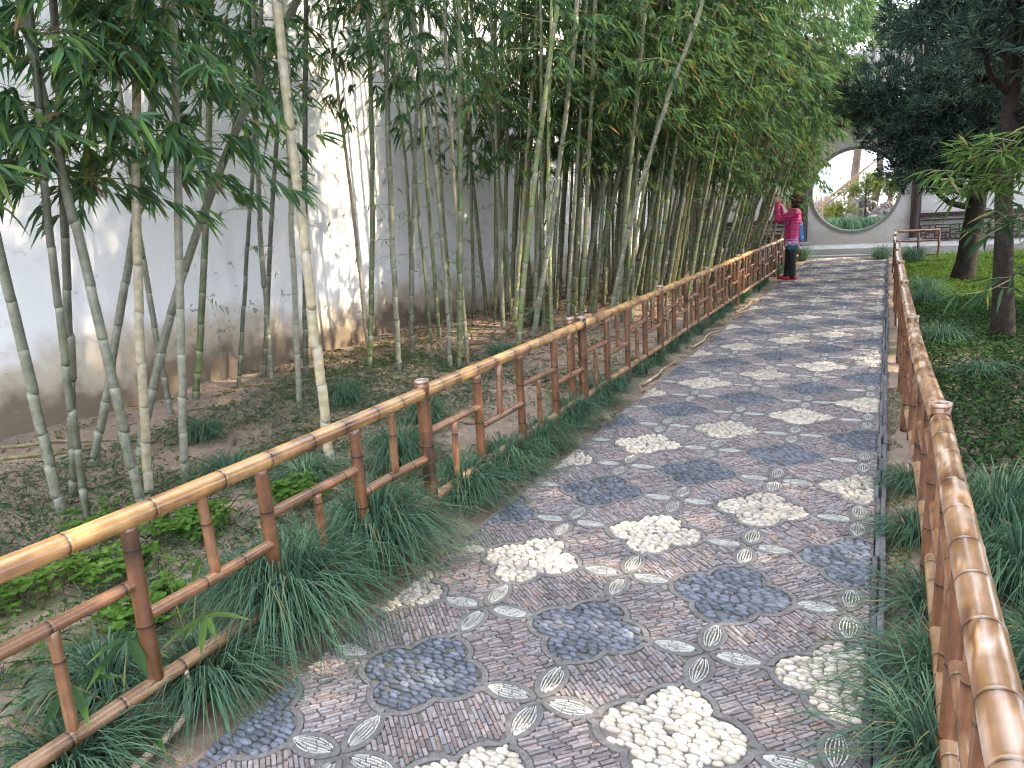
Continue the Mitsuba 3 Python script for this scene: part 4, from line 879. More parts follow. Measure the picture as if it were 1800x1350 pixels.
CL = [(-1.44, -0.33, .33, .30, 620, 'large arching grass clump under the second cross rail, spilling onto the path edge', (.45, -.1)), (-1.44, 0.22, .34, .30, 620, 'large arching grass clump left of the burnt fence post, hanging over the path edge', (.45, -.05)),
      (-1.58, -0.05, .28, .24, 380, 'grass clump tucked between the two large arching clumps behind the fence', (.1, 0)), (-1.72, 0.55, .24, .2, 300, 'smaller grass clump behind the fence near the burnt post', (0, 0)), (-1.42, 0.92, .27, .22, 420, 'grass clump right of the burnt fence post', (.35, .1)),
      (-1.40, 1.35, .26, .22, 400, 'second grass clump right of the burnt fence post', (.35, 0)), (-1.38, 1.82, .25, .2, 360, 'third grass clump right of the burnt fence post', (.3, 0)), (-1.40, 2.35, .24, .2, 330, 'grass clump left of the double fence post', (.3, 0)),
      (-1.44, 2.95, .24, .2, 300, 'grass clump right of the double fence post', (.25, 0)), (-1.42, -0.72, .26, .17, 380, 'low grass clump under the bottom rail left of the large arching ones', (.35, -.1)), (-1.46, -1.15, .24, .15, 320, 'low grass clump nearest the lower left corner', (.25, 0)),
      (-2.05, 1.25, .27, .23, 380, 'dark grass clump behind the fence left of the burnt post top', (0, 0)), (-2.35, 2.0, .22, .18, 260, 'grass clump standing alone in the bed behind the burnt post', (0, 0)), (-3.3, 2.3, .22, .18, 260, 'grass clump beside the thick cream bamboo', (0, 0)),
      (-2.9, 4.2, .25, .2, 280, 'round grass clump at the foot of the green and tan bamboo pair', (0, 0)), (-2.45, 0.9, .28, .14, 300, 'flat dark grass clump in the bed behind the fence', (0, 0)), (-2.9, 0.75, .28, .13, 300, 'flat dark grass clump at the foot of the pale ringed bamboo', (0, 0)), (-1.75, -0.25, .24, .16, 260, 'grass clump behind the fence beside the leafy shoot', (0, 0)),
      (-3.6, 6.6, .28, .22, 260, 'grass clump among the bamboo feet of the dense grove', (0, 0)), (-1.75, -0.85, .25, .15, 260, 'grass clump behind the lower left fence posts', (0, 0)), (-3.4, -0.5, .26, .16, 240, 'grass clump at the left edge behind the top rail', (0, 0)), (-3.75, 1.3, .24, .14, 220, 'grass clump at the wall side of the bamboo bed', (0, 0))]
for k, (x, y, r, h, n, lb, ln) in enumerate(CL): clump(x, y, r, h, int(n * 1.9), 3000 + k, lb, None, ln)
for k, y in enumerate(np.r_[3.45, 4.0, 4.5, 5.1, 5.65, 6.2, 6.9, 7.5, 8.1, 8.9, 9.6, 10.4, 11.3, 12.9, 13.7, 14.6, 15.6]):
    clump(-1.43 + 0.04 * math.sin(k * 3.1), y, .21, .17 if y < 12.5 else .24, 190, 3100 + k, 'grass clump at the foot of the distant left fence', 'grass clumps along the distant left fence', (.2, 0), segs=4, w=0.0055)
CR = [(0.67, 0.08, .29, .17, 230, 'dark arching grass clump at the right fence foot, nearest the bottom edge', (-.4, -.1)), (0.66, 0.55, .24, .14, 170, 'grass clump at the right fence foot beside the edging tiles', (-.35, 0)), (0.94, 1.30, .33, .26, 420, 'big grass clump behind the right fence, below the ringed post', (.15, -.1)),
      (0.95, 0.75, .33, .25, 400, 'big grass clump at the right edge behind the weathered top rail', (.2, -.1)), (0.62, 1.15, .2, .13, 200, 'small grass clump at the right fence foot near the ringed post', (-.2, 0)), (0.98, 0.25, .28, .22, 320, 'grass clump in the lower right corner behind the fence', (.1, 0)),
      (0.62, 1.75, .18, .12, 160, 'thin grass clump at the right fence foot beyond the ringed post', (-.2, 0)), (0.64, -0.25, .3, .18, 240, 'dark grass clump cut by the bottom edge by the right fence', (-.3, 0)), (0.95, 9.6, .36, .26, 320, 'blue green grass clump behind the right fence at the lawn edge', (0, 0)), (0.92, 8.3, .32, .24, 300, 'blue green grass clump behind the right fence before the lawn', (0, 0)),
      (0.36, 16.5, .42, .34, 420, 'large blue green grass clump left of the right fence corner', (0, 0)), (0.95, 15.2, .42, .36, 420, 'large blue green grass clump inside the right fence corner', (0, 0)), (-1.35, 16.9, .35, .34, 380, 'large grass clump behind the woman at the platform step', (0, 0)), (0.95, 5.6, .3, .2, 260, 'dark grass clump behind the right fence left of the near trunk', (0, 0)), (1.15, 4.4, .28, .16, 260, 'low dark grass clump behind the right fence in the shade', (0, 0))]
for k, (x, y, r, h, n, lb, ln) in enumerate(CR): clump(x, y, r, h, int(n * 1.4), 3200 + k, lb, None, ln)
for k in range(11):
    clump(-1.75 + k * 0.23 + 0.05 * math.sin(k * 7), 27.0 + 0.3 * math.sin(k * 2.3), .46, .50, 330, 3300 + k, 'pale green grass clump in the row beyond the round gate', 'grass clumps in a row beyond the gate', segs=4, w=0.02, tone=1.0)
for k_ in [q for q in scene if q.startswith('grass_clump')][-11:]:
    scene[k_]['to_world'] = T().translate([0, 0, 0.24])
clump(0.85, 27.6, .5, .72, 360, 3350, 'grass clump growing against the right rocks beyond the gate', segs=4, w=0.02, tone=0.95); scene[[q for q in scene if q.startswith('grass_clump')][-1]]['to_world'] = T().translate([0, 0, 0.24])

# ------------------------------------------------------------------ low growth, litter
def low_leaves(key, pts, g, size, hmax, base, mat, label, cat, width=0.7, tilt=0.5):
    n = len(pts); z = gz(pts[:, 0], pts[:, 1]) + g.uniform(0.005, hmax, n)
    az = g.uniform(0, 2 * np.pi, n); D = unit(np.stack([np.cos(az), np.sin(az), g.normal(0.1, tilt, n)], -1)); L = size * g.uniform(0.5, 1.2, n)
    c = np.array(base) * g.uniform(0.55, 1.5, n)[:, None] * (1 + g.normal(0, 0.12, (n, 3)))
    V, F, C, *_ = leaves(np.c_[pts, z], D, unit(np.array([0, 0, 1.0]) + rdir(g, n) * 0.35), L, L * width, g.uniform(0, 0.4, n), np.abs(c), flat=True)
    MB().add(V, F, C).build(key, mat); tag(key, label, cat, kind='stuff')
def patch(g, x0, x1, y0, y1, n, th, sc=1.4, seed=0):
    p = np.c_[g.uniform(x0, x1, n), g.uniform(y0, y1, n)]; f = meshkit.fbm(np.c_[p * sc, np.zeros(n)], 3, seed)
    return p[f > th]
g = R(51)
low_leaves('lawn', np.vstack([patch(g, 0.72, 5.5, 7.4, 17.3, 34000, 0.15), patch(g, 0.72, 3.0, 8.0, 17.0, 26000, 0.1)]), g, 0.05, 0.085, (0.075, 0.135, 0.020), 'leaf_material', 'bright green ground cover on the lawn around the far tree', 'lawn', 0.55)
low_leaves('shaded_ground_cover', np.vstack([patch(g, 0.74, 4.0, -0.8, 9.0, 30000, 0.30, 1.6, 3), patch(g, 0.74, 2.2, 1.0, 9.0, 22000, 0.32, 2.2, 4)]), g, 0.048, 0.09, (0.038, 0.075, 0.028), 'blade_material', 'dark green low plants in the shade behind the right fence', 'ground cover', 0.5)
low_leaves('moss', np.vstack([patch(g, 0.515, 0.60, -1.0, 4.0, 5200, 0.42, 3), patch(g, -1.33, -1.2, -1.5, 8, 700, 0.6, 3)]), g, 0.010, 0.006, (0.06, 0.095, 0.022), 'blade_material', 'bright moss along the edging tiles', 'moss', 0.8)
low_leaves('weeds', np.vstack([patch(g, -5.2, -1.5, -2.5, 6.0, 22000, 0.49, 1.5, 9), patch(g, -3.2, -1.45, -1.5, 1.2, 5000, 0.5, 2.0, 5), patch(g, -5.2, -1.5, 6, 12, 2200, 0.6, 1.2, 6)]), g, 0.030, 0.05, (0.085, 0.150, 0.045), 'leaf_material', 'small green weeds scattered over the bamboo bed', 'weeds', 0.6)
low_leaves('bed_grass', np.vstack([patch(g, -4.4, -1.6, -1.8, 4.5, 26000, 0.44, 1.1, 12)]), g, 0.10, 0.06, (0.070, 0.125, 0.068), 'blade_material', 'short dark grass blades over the bamboo bed', 'grass', 0.05, 0.9)
def litter(key, pts, g, label):
    n = len(pts); z = gz(pts[:, 0], pts[:, 1]) + g.uniform(0.002, 0.018, n); az = g.uniform(0, 2 * np.pi, n)
    D = unit(np.stack([np.cos(az), np.sin(az), g.normal(0.05, 0.16, n)], -1)); L = g.uniform(0.05, 0.16, n)
    c = np.where((g.random(n) < 0.45)[:, None], np.array([0.22, 0.165, 0.105]), np.array([0.12, 0.08, 0.052])) * g.uniform(0.55, 1.3, n)[:, None]
    V, F, C, *_ = leaves(np.c_[pts, z], D, unit(np.array([0, 0, 1.0]) + rdir(g, n) * 0.3), L, L * g.uniform(0.09, 0.24, n), g.uniform(-0.1, 0.15, n), c, fold=0.5)
    MB().add(V, F, C).build(key, 'litter_material'); tag(key, label, 'leaf litter', kind='stuff')
litter('leaf_litter', np.vstack([patch(g, -5.3, -1.5, -2.5, 18, 3800, 0.38, 1.2, 2), patch(g, -5.3, -2.0, 3.5, 14, 5000, 0.35, 1.2, 3), patch(g, 0.7, 2.5, 1.0, 5.0, 130, 0.4), patch(g, -1.4, -1.16, -1.5, 9, 160, 0.3)]), g, 'dry tan bamboo leaves and sheaths lying over the soil')
for k, (x, y, n, rad, lb) in enumerate(((-2.50, 0.12, 130, .20, 'bright clover patch under the top rail right of the dark small post'), (-2.72, -0.55, 120, .22, 'bright clover patch at the left edge behind the fence'), (-2.25, 0.62, 90, .16, 'bright clover patch behind the tall small post'), (-2.45, -0.30, 90, .18, 'clover patch behind the leaning lower left post'), (-3.0, 0.0, 80, .18, 'clover patch around the foot of the pair of leaning grey bamboo'), (-1.95, -0.55, 80, .16, 'clover patch between the leafy shoot and the cross rail'))):
    gg = R(600 + k); a = gg.uniform(0, 2 * np.pi, n); q = np.array([x, y]) + np.c_[np.cos(a), np.sin(a)] * (rad * np.sqrt(gg.random(n)))[:, None]; hz = gg.uniform(0.05, 0.13, n)
    rp = np.repeat(np.arange(n), 3); b = gg.uniform(0, 2 * np.pi, n)[rp] + np.tile(np.arange(3) * 2.094, n); D = np.stack([np.cos(b), np.sin(b), np.full(3 * n, 0.05)], -1); D = unit(D + rdir(gg, 3 * n) * 0.15)
    z = gz(q[:, 0], q[:, 1]) + hz; c = np.array([0.10, 0.20, 0.04]) * gg.uniform(0.6, 1.3, 3 * n)[:, None]
    V, F, C, *_ = leaves(np.c_[q, z][rp], D, unit(np.array([0, 0, 1.0]) + rdir(gg, 3 * n) * 0.25), 0.034 * gg.uniform(0.7, 1.2, 3 * n), 0.032, 0.15, c)
    K = numbered('clover_patch'); m = MB().add(V, F, C); P0 = np.c_[q, z - hz]; m.add(*many_tubes(P0, np.c_[q, z - hz * 0.5], np.c_[q, z], np.full(n, 0.0011)), (0.09, 0.16, 0.04)); m.build(K, 'leaf_material'); tag(K, lb, 'clover patch')
def root(pts, r, label, col=(0.34, 0.26, 0.18), name='root', cat='root'):
    K = numbered(name); t = np.linspace(0, 1, len(pts)); tt = np.linspace(0, 1, 22); P = np.stack([np.interp(tt, t, np.array(pts)[:, k]) for k in range(3)], -1)
    for _ in range(3): P[1:-1] = (P[:-2] + 2 * P[1:-1] + P[2:]) / 4
    P[:, 2] += gz(P[:, 0], P[:, 1]); V, F = tube(P, np.linspace(r, r * 0.55, 22), 8); MB().add(V, F, np.array(col) * (0.6 + 0.8 * meshkit.fbm(V * 30, 3)[:, None])).build(K, 'bark_material', True); tag(K, label, cat)
root([(-1.27, -1.3, 0.02), (-1.30, -1.05, 0.03), (-1.33, -0.88, 0.035), (-1.37, -0.82, 0.08), (-1.42, -0.80, 0.16)], 0.013, 'bare bent bamboo runner rising at the path edge in the lower left corner', (0.40, 0.30, 0.22), 'bamboo_runner', 'bamboo runner')
root([(-5.2, 0.75, 0.01), (-4.95, 1.0, 0.02), (-4.7, 1.1, 0.01), (-4.3, 1.5, 0.0)], 0.016, 'winding pale root at the wall foot near the left edge', (0.2, 0.17, 0.1))
root([(-4.9, 0.55, 0.01), (-4.7, 0.75, 0.02), (-4.55, 0.95, 0.0)], 0.014, 'short mossy root left of the first leaning bamboo', (0.2, 0.18, 0.09))
root([(-1.28, 3.6, 0.02), (-1.25, 3.95, 0.03), (-1.30, 4.3, 0.01), (-1.27, 4.6, 0.01)], 0.013, 'winding pale root at the path edge beyond the double post')
root([(-1.27, 5.3, 0.02), (-1.24, 5.7, 0.02), (-1.29, 6.1, 0.02), (-1.25, 6.5, 0.0)], 0.013, 'pale root at the path edge, second beyond the double post')
root([(-1.29, 7.9, 0.02), (-1.24, 8.4, 0.02), (-1.27, 8.9, 0.02), (-1.24, 9.4, 0.0)], 0.013, 'far pale root lying along the left path edge')
root([(-4.55, 1.75, 0.1), (-4.52, 1.72, 0.03), (-4.4, 1.66, 0.01), (-4.3, 1.62, 0.0)], 0.03, 'forked brown root at the foot of a slender leaning bamboo', (0.22, 0.15, 0.11))
# leafy shoots by the fence foot
def shoot(base, tips, label, seed, LL=0.15, LW=0.028, col=(0.11, 0.19, 0.05), name='bamboo_shoot'):
    g = R(seed); K = numbered(name); tag(K, label, 'bamboo shoot'); base = np.array(base, float); stem = MB()
    for e, n in tips:
        e = np.array(e, float); mid = (base + e) / 2 + [0, 0, 0.02]; V, F = tube([base, mid, e], [0.003, 0.0025, 0.0015], 5); stem.add(V, F, (0.2, 0.2, 0.08))
        a = g.uniform(0, 6.28)
        for k in range(n):
            D = np.array([math.cos(a), math.sin(a), g.uniform(-0.75, -0.1)]); a += 6.28 / n + g.normal(0, 0.25)
            c = np.array([col]) * g.uniform(0.6, 1.25); tip = np.array([[0.36, 0.30, 0.17]]) if g.random() < 0.6 else c
            V, F, C, *_ = leaves(e[None], D[None], np.array([[0.1, 0.05, 1.0]]), LL * g.uniform(0.7, 1.15), LW * g.uniform(0.75, 1.1), g.uniform(0.1, 0.4), c, tip, fine=True)
            MB().add(V, F, C).build(numbered(K + '__leaf'), 'leaf_material')
    stem.build(K + '__stem', 'culm_material')
shoot((-1.46, -0.74, 0), [((-1.36, -0.74, 0.26), 6)], 'leafy bamboo shoot hanging over the bottom rail above the bent runner', 701, 0.135)
shoot((-1.52, -0.95, 0), [((-1.46, -0.93, 0.27), 5), ((-1.50, -1.08, 0.2), 4)], 'broad leaved shoot at the foot of the leaning lower left post', 702, 0.16, 0.034, (0.07, 0.13, 0.05))
shoot((-1.62, -0.62, 0), [((-1.58, -0.55, 0.33), 5), ((-1.55, -0.72, 0.42), 4)], 'yellow green shoot between the two cross rails at the lower left', 703, 0.12, 0.02)
shoot((-1.42, -1.02, -0.02), [((-1.36, -1.00, 0.07), 7)], 'low dark leafy sprout under the bottom rail', 704, 0.10, 0.03, (0.05, 0.09, 0.045))
# bamboo leaning in from the right edge
def bough(K, spine, g, nside, blen, nl, LL, LW, cols):
    spine = np.array(spine, float); t = np.linspace(0, 1, len(spine)); V, F = tube(spine, np.linspace(0.008, 0.002, len(spine)), 6); tw = MB().add(V, F, (0.12, 0.13, 0.05))
    ts = g.uniform(0.25, 1.0, nside); q = np.stack([np.interp(ts, t, spine[:, k]) for k in range(3)], -1); d = unit(spine[-1] - spine[0])
    td = unit(d * g.uniform(0.2, 1.0, nside)[:, None] + rdir(g, nside) * [0.8, 0.8, 0.35]); tl = blen * g.uniform(0.5, 1.1, nside); e = q + td * tl[:, None]
    tw.add(*many_tubes(q, (q + e) / 2, e, np.full(nside, 0.0018)), (0.14, 0.15, 0.06))
    rp = np.repeat(np.arange(nside), nl); M = len(rp); s = g.uniform(0.4, 1, M); b = q[rp] + td[rp] * (tl[rp] * s)[:, None]
    D = unit(td[rp] * 0.8 + rdir(g, M) * [0.7, 0.7, 0.4] + np.array([0, 0, -0.35])); c = np.array(cols) * g.uniform(0.5, 1.5, M)[:, None]; c = np.where((g.random(M) < 0.05)[:, None], np.array([0.30, 0.25, 0.09]), c)
    return tw, (b, D, unit(np.array([0, 0, 1.0]) + rdir(g, M) * 0.45), LL * g.uniform(0.55, 1.15, M), LW * g.uniform(0.7, 1.1, M), g.uniform(0.05, 0.3, M), c)
g = R(811); K = numbered('bamboo'); tag(K, 'bright leafy bamboo bough leaning in from the right edge above the lawn', 'bamboo')
V, F = tube([(1.52, 2.3, -0.1), (1.50, 2.3, 0.7), (1.46, 2.28, 1.4), (1.40, 2.25, 1.9)], [0.018, 0.016, 0.012, 0.006], 8); MB().add(V, F, (0.13, 0.16, 0.06)).build(K + '__culm', 'culm_material', True)
A = []; tw = MB()
for sp, ns, cols in (([(1.42, 2.28, 1.36), (1.15, 2.15, 1.54), (0.90, 2.0, 1.56), (0.70, 1.88, 1.48)], 32, (0.10, 0.17, 0.045)), ([(1.42, 2.22, 1.2), (1.1, 2.1, 1.43), (0.92, 2.0, 1.45), (0.78, 1.93, 1.37)], 28, (0.09, 0.155, 0.045)), ([(1.45, 2.3, 1.0), (1.15, 2.1, 1.23), (0.97, 2.0, 1.25), (0.83, 1.95, 1.16)], 20, (0.06, 0.11, 0.045)), ([(1.45, 2.2, 1.42), (1.22, 2.1, 1.62), (1.05, 2.05, 1.63), (0.92, 2.0, 1.58)], 14, (0.10, 0.17, 0.045)), ([(1.45, 2.2, 0.8), (1.2, 2.05, 0.98), (1.0, 1.95, 1.0), (0.86, 1.86, 0.93)], 9, (0.06, 0.11, 0.05))):
    t_w, a = bough(K, sp, g, ns, 0.15, 5, 0.125, 0.016, cols); tw.v += t_w.v; tw.c += t_w.c; tw.f += [f + tw.n for f in t_w.f]; tw.n += t_w.n; A.append(a)
tw.build(K + '__twig_growth', 'culm_material'); tag(K + '__twig_growth', kind='stuff')
A = [np.concatenate([a[k] for a in A]) for k in range(7)]; V, F, C, kv, kf = leaves(*A[:6], A[6], fine=True)
zc = A[0] - CAM; sc = np.where(1297 * (zc @ np.cross(FWD, -DOWN)) / (zc @ FWD) < 880, A[3] / (zc @ FWD), 0); top_ = np.argsort(-sc)[:120]; keep = np.ones(len(A[0]), bool); keep[top_] = False
for k in top_: MB().add(V[k * kv:(k + 1) * kv], F[k * kf:(k + 1) * kf] - k * kv, C[k * kv:(k + 1) * kv]).build(numbered(K + '__leaf'), 'leaf_material')
A = [a[keep] for a in A]; V, F, C, *_ = leaves(*A[:6], A[6], fine=True); MB().add(V, F, C).build(K + '__foliage', 'leaf_material'); tag(K + '__foliage', kind='stuff')

# ------------------------------------------------------------------ the woman photographing the bamboo
W0 = np.array([-1.07, 12.10, 0.0]); P_ = 'person'
tag(P_, 'woman in magenta padded jacket, black trousers and red shoes, arms raised toward the bamboo', 'person')
def at(x, y, z): return (W0 + [x, y, z]).tolist()
def body(key, chains, edge, mat, colf, tb=10):
    v, f, n = hulls(chains, edge, tb); c = colf(v - W0, n) if callable(colf) else np.broadcast_to(np.array(colf, float), v.shape)
    MB().add(v, f, c).build(key, mat, True)
SKIN = np.array([0.50, 0.30, 0.215])
sh = [at(0.055, -0.15, 1.165), at(0.06, 0.15, 1.165)]; el = [at(-0.22, -0.16, 1.085), at(-0.20, 0.15, 1.10)]; wr = [at(-0.245, -0.085, 1.345), at(-0.24, 0.065, 1.35)]
hd = np.array([0.0, 0.0, 1.345])
head = [[(at(0.015, 0, 1.355), 0.092), (at(-0.02, 0, 1.325), 0.082), (at(-0.045, 0, 1.285), 0.052)], [(at(-0.088, 0, 1.335), 0.013), (at(-0.108, 0, 1.313), 0.015)], [(at(-0.09, 0, 1.275), 0.024), (at(-0.05, 0, 1.27), 0.03)], [(at(0.03, 0, 1.3), 0.055), (at(0.045, 0, 1.18), 0.058)],
        [(at(-0.094, -0.02, 1.293), 0.009), (at(-0.094, 0.02, 1.293), 0.009)], [(at(0.02, -0.098, 1.335), 0.02), (at(0.025, -0.1, 1.31), 0.014)], [(at(0.02, 0.098, 1.335), 0.02), (at(0.025, 0.1, 1.31), 0.014)]]
def skinc(p, n):
    c = np.broadcast_to(SKIN, p.shape).copy()
    eye = (np.abs(p[:, 2] - 1.345) < 0.011) & (np.abs(np.abs(p[:, 1]) - 0.034) < 0.016) & (p[:, 0] < -0.06); c[eye] = (0.03, 0.02, 0.02)
    brow = (np.abs(p[:, 2] - 1.368) < 0.006) & (np.abs(np.abs(p[:, 1]) - 0.036) < 0.02) & (p[:, 0] < -0.05); c[brow] = (0.08, 0.05, 0.04)
    lip = (np.abs(p[:, 2] - 1.293) < 0.008) & (np.abs(p[:, 1]) < 0.022) & (p[:, 0] < -0.08); c[lip] = (0.36, 0.10, 0.09)
    return c
body(P_ + '__head', head, 0.012, 'skin_material', skinc, 6)
for s_, w in ((-1, wr[0]), (1, wr[1])):
    w = np.array(w); pc = w + [-0.012, -s_ * 0.006, 0.055]
    ch = [[(w.tolist(), 0.024), (pc.tolist(), 0.027)], [((w + [0, 0, 0.02]).tolist(), 0.024), ((pc + [0.024, 0, 0.012]).tolist(), 0.018)], [((w + [0, 0, 0.02]).tolist(), 0.022), ((pc + [-0.024, 0, 0.01]).tolist(), 0.018)]]
    for k, (dx_, l) in enumerate(((-0.028, 0.052), (-0.010, 0.060), (0.008, 0.057), (0.025, 0.044))):
        b0 = pc + [dx_, 0, 0.012]; b1 = b0 + [dx_ * 0.15, -s_ * 0.012, l * 0.55]; b2 = b1 + [0.002, -s_ * 0.022, l * 0.35]
        ch.append([(b0.tolist(), 0.0095), (b1.tolist(), 0.0085), (b2.tolist(), 0.007)])
    t0 = w + [0.02, -s_ * 0.01, 0.035]; ch.append([(t0.tolist(), 0.013), ((t0 + [0.028, -s_ * 0.018, 0.022]).tolist(), 0.0105), ((t0 + [0.03, -s_ * 0.036, 0.042]).tolist(), 0.008)])
    body(numbered(P_ + '__hand'), ch, 0.006, 'skin_material', SKIN * 1.03, 4)
def puff(v, n):
    q = np.abs(np.sin((v[:, 2]) * math.pi / 0.052)); return v + n * (0.012 * (q ** 0.6 - 0.5))[:, None]
jk = [[(at(0.01, 0, 0.70), 0.140), (at(0.008, 0, 0.86), 0.146), (at(0.02, 0, 1.03), 0.142), (at(0.045, 0, 1.14), 0.085)], [(at(0.01, -0.075, 0.70), 0.105), (at(0.015, -0.07, 0.9), 0.105), (at(0.025, -0.085, 1.06), 0.095), (sh[0], 0.066)], [(at(0.01, 0.075, 0.70), 0.105), (at(0.015, 0.07, 0.9), 0.105), (at(0.025, 0.085, 1.06), 0.095), (sh[1], 0.066)],
      [(sh[0], 0.07), (sh[1], 0.07)], [(sh[0], 0.076), (el[0], 0.066), (wr[0], 0.046)], [(sh[1], 0.076), (el[1], 0.066), (wr[1], 0.046)], [(at(0.035, 0, 1.16), 0.07), (at(0.035, 0, 1.215), 0.066)]]
v, f, n = hulls(jk, 0.016, 8); v = puff(v, n); q = np.abs(np.sin(v[:, 2] * math.pi / 0.052))[:, None]
MB().add(v, f, np.array([0.35, 0.016, 0.088]) * (0.8 + 0.3 * np.clip(q * 3, 0, 1)) * (0.85 + 0.3 * meshkit.fbm(v * 14, 3)[:, None])).build(P_ + '__jacket', 'jacket_material', True); tag(P_ + '__jacket', 'quilted magenta jacket')
def scarfc(p, n):
    w = meshkit.fbm(p * [14, 14, 30], 3, 5)[:, None]; a = np.where(w > 0.55, np.array([0.62, 0.55, 0.62]), np.array([0.32, 0.13, 0.33])); return np.where(w < 0.36, np.array([0.45, 0.28, 0.42]), a)
body(P_ + '__tied_shirt', [[(at(0.01, -0.075, 0.655), 0.115), (at(0.01, 0.075, 0.655), 0.115)], [(at(0.012, -0.07, 0.72), 0.112), (at(0.012, 0.07, 0.72), 0.112)], [(at(0.01, -0.075, 0.655), 0.115), (at(0.012, -0.07, 0.72), 0.112)], [(at(0.01, 0.075, 0.655), 0.115), (at(0.012, 0.07, 0.72), 0.112)], [(at(0.01, 0, 0.655), 0.12), (at(0.012, 0, 0.72), 0.122)]], 0.02, 'cloth_material', scarfc, 6); tag(P_ + '__tied_shirt', 'lilac and white patterned cloth round the waist')
body(P_ + '__waist_bag', [[(at(-0.02, -0.155, 0.575), 0.045), (at(0.09, -0.135, 0.57), 0.042)], [(at(-0.02, -0.15, 0.615), 0.04), (at(0.09, -0.13, 0.605), 0.038)], [(at(-0.02, -0.155, 0.575), 0.045), (at(-0.02, -0.15, 0.615), 0.04)], [(at(0.09, -0.135, 0.57), 0.042), (at(0.09, -0.13, 0.605), 0.038)]], 0.02, 'cloth_material', (0.02, 0.10, 0.115), 6); tag(P_ + '__waist_bag', 'teal bag at the hip')
body(P_ + '__back_bag', [[(at(0.150, 0.03, 1.0), 0.026), (at(0.168, 0.03, 0.70), 0.030)], [(at(0.140, -0.05, 0.95), 0.024), (at(0.158, -0.05, 0.72), 0.027)], [(at(0.150, 0.03, 0.98), 0.026), (at(0.140, -0.05, 0.95), 0.024)], [(at(0.168, 0.03, 0.72), 0.030), (at(0.158, -0.05, 0.74), 0.027)]], 0.02, 'cloth_material', (0.045, 0.20, 0.46), 6); tag(P_ + '__back_bag', 'bright blue bag on the back')
V, F = tube([at(0.10, -0.115, 1.16), at(0.0, -0.17, 1.10), at(-0.105, -0.13, 0.95), at(-0.12, -0.12, 0.78), at(-0.03, -0.17, 0.63)], 0.009, 6); MB().add(V, F, (0.20, 0.12, 0.22)).build(P_ + '__strap', 'cloth_material', True)
def trou(p, n): return np.array([0.012, 0.012, 0.014]) * (0.7 + 0.7 * meshkit.fbm(p * 16, 3)[:, None])
body(P_ + '__trousers', [[(at(0.01, -0.07, 0.66), 0.105), (at(0.005, -0.075, 0.56), 0.098), (at(0.02, -0.08, 0.33), 0.068), (at(0.035, -0.085, 0.075), 0.056)], [(at(0.01, 0.07, 0.66), 0.105), (at(-0.015, 0.075, 0.56), 0.098), (at(-0.055, 0.08, 0.33), 0.066), (at(-0.085, 0.085, 0.075), 0.055)], [(at(0.01, -0.07, 0.66), 0.105), (at(0.01, 0.07, 0.66), 0.105)]], 0.02, 'cloth_material', trou, 8)
for y, x in ((-0.085, 0.035), (0.085, -0.085)):
    body(numbered(P_ + '__shoe'), [[(at(x + 0.045, y, 0.045), 0.036), (at(x - 0.03, y, 0.05), 0.038), (at(x - 0.135, y, 0.03), 0.028)], [(at(x + 0.045, y, 0.022), 0.022), (at(x - 0.15, y, 0.02), 0.02)]], 0.012, 'jacket_material', lambda p, n: np.where((p[:, 2:] < 0.014), np.array([0.35, 0.3, 0.28]), np.array([0.36, 0.012, 0.04])), 4)
m = trimesh.creation.icosphere(subdivisions=4); v = np.array(m.vertices); nn = meshkit.fbm(v * 3.4 + 5, 3, 4)
hv = v * [0.118, 0.122, 0.118] * (0.86 + 0.34 * nn)[:, None] + [0.035, 0, 1.375]; cut = (v[:, 0] < -0.38) & (v[:, 2] < 0.45); hv[cut] = hv[cut] * 0.5 + np.array([0.02, 0, 1.38]) * 0.5
MB().add(hv + W0, m.faces, np.array([0.032, 0.021, 0.015]) * (0.4 + 1.2 * meshkit.fbm(v * 9, 3)[:, None])).build(P_ + '__hair', 'bark_material', True); tag(P_ + '__hair', 'short curly dark brown hair')
g = R(9); d = rdir(g, 700); d = d[~((d[:, 0] < -0.35) & (d[:, 2] < 0.5))]; b = np.array([0.035, 0, 1.375]) + d * [0.108, 0.112, 0.108] + W0; e = b + unit(d + rdir(g, len(d)) * 0.9) * 0.03
MB().add(*many_tubes(b, (b + e) / 2 + rdir(g, len(d)) * 0.008, e, np.full(len(d), 0.004)), (0.034, 0.022, 0.016)).build(P_ + '__curls', 'bark_material'); tag(P_ + '__curls', kind='stuff')

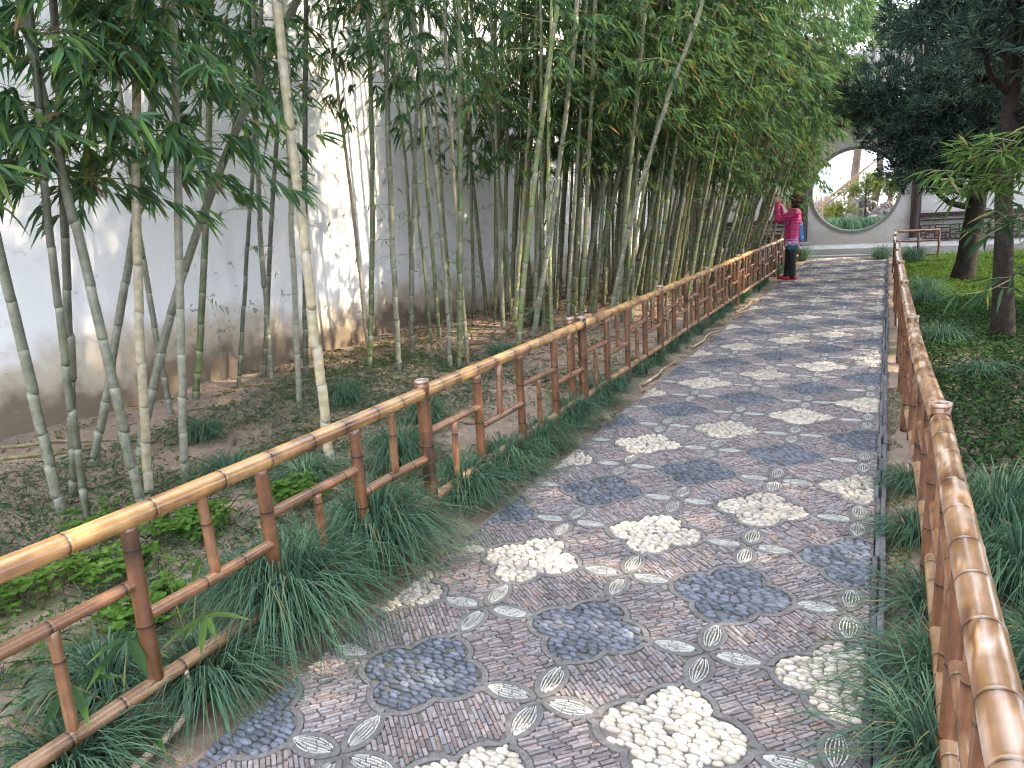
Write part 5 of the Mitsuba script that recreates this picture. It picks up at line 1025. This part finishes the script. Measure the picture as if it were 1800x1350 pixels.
# ------------------------------------------------------------------ colours: brightness in u, place along the material's own palette in v
def palette(C, n=10):
    L = C.sum(1, keepdims=True); q = (C / L)[:, :2]; g = R(1)
    if len(q) > 6000: q = q[g.choice(len(q), 6000, False)]
    cen = q[g.choice(len(q), 1)]
    for _ in range(n - 1):
        d = ((q[:, None] - cen[None]) ** 2).sum(-1).min(1); cen = np.vstack([cen, q[np.argmax(d)]])
    for _ in range(12):
        a = ((q[:, None] - cen[None]) ** 2).sum(-1).argmin(1)
        cen = np.array([q[a == k].mean(0) if (a == k).any() else cen[k] for k in range(n)])
    D = np.sqrt(((cen[:, None] - cen[None]) ** 2).sum(-1)); best = None
    for s0 in range(n):
        o = [s0]
        while len(o) < n: o.append(min((D[o[-1], k], k) for k in range(n) if k not in o)[1])
        l = sum(D[a, b] for a, b in zip(o, o[1:]))
        if best is None or l < best[0]: best = (l, o)
    return cen[best[1]]
def along(C, pal):
    L = C.sum(1); q = (C / L[:, None])[:, :2]; n = len(pal); v = np.zeros(len(q)); bd = np.full(len(q), 9.0)
    for k in range(n - 1):
        a, d = pal[k], pal[k + 1] - pal[k]; t = np.clip(((q - a) @ d) / (d @ d + 1e-12), 0, 1); e = ((q - a - t[:, None] * d) ** 2).sum(1)
        m = e < bd; bd[m] = e[m]; v[m] = (k + t[m]) / (n - 1)
    return np.c_[L / 3, v]
FINE = {'varnish_material': (26, 0.35), 'culm_material': (34, 0.4), 'tile_material': (110, 0.5), 'stone_material': (70, 0.3), 'bark_material': (40, 0.6), 'wood_material': (30, 0.4)}
def colouring(pal, sc=0, amp=0):
    stops = [(float(a), float(b), float(1 - a - b)) for a, b in pal]; n = len(stops)
    def fn(p, nn, uv):
        x = uv.y * (n - 1); col = mi.Color3f(stops[0])
        for k in range(1, n): col = mikit.mix(col, stops[k], dr.clip(x - (k - 1), 0, 1))
        if sc: col = col * (1 + amp * (mikit.fbm(p.x * sc, p.y * sc, p.z * sc, 3) - 0.5) * 2)
        return col * (3 * uv.x)
    return mikit.proc(fn)
for name, m in TINTED.items():
    mine = [p for p in pending if p[4] == name]; allc = np.vstack([p[3][:: max(1, len(p[3]) // 400)] for p in mine]); pal = palette(allc)
    scene[name] = {**m, 'base_color': colouring(pal, *FINE.get(name, (0, 0)))}
    for key, v, f, c, _, smooth in mine:
        scene[key] = {**{k: x for k, x in scene[key].items() if k != 'type'}, **mikit.ply((v, f), name, smooth=smooth, uv=along(c, pal))}
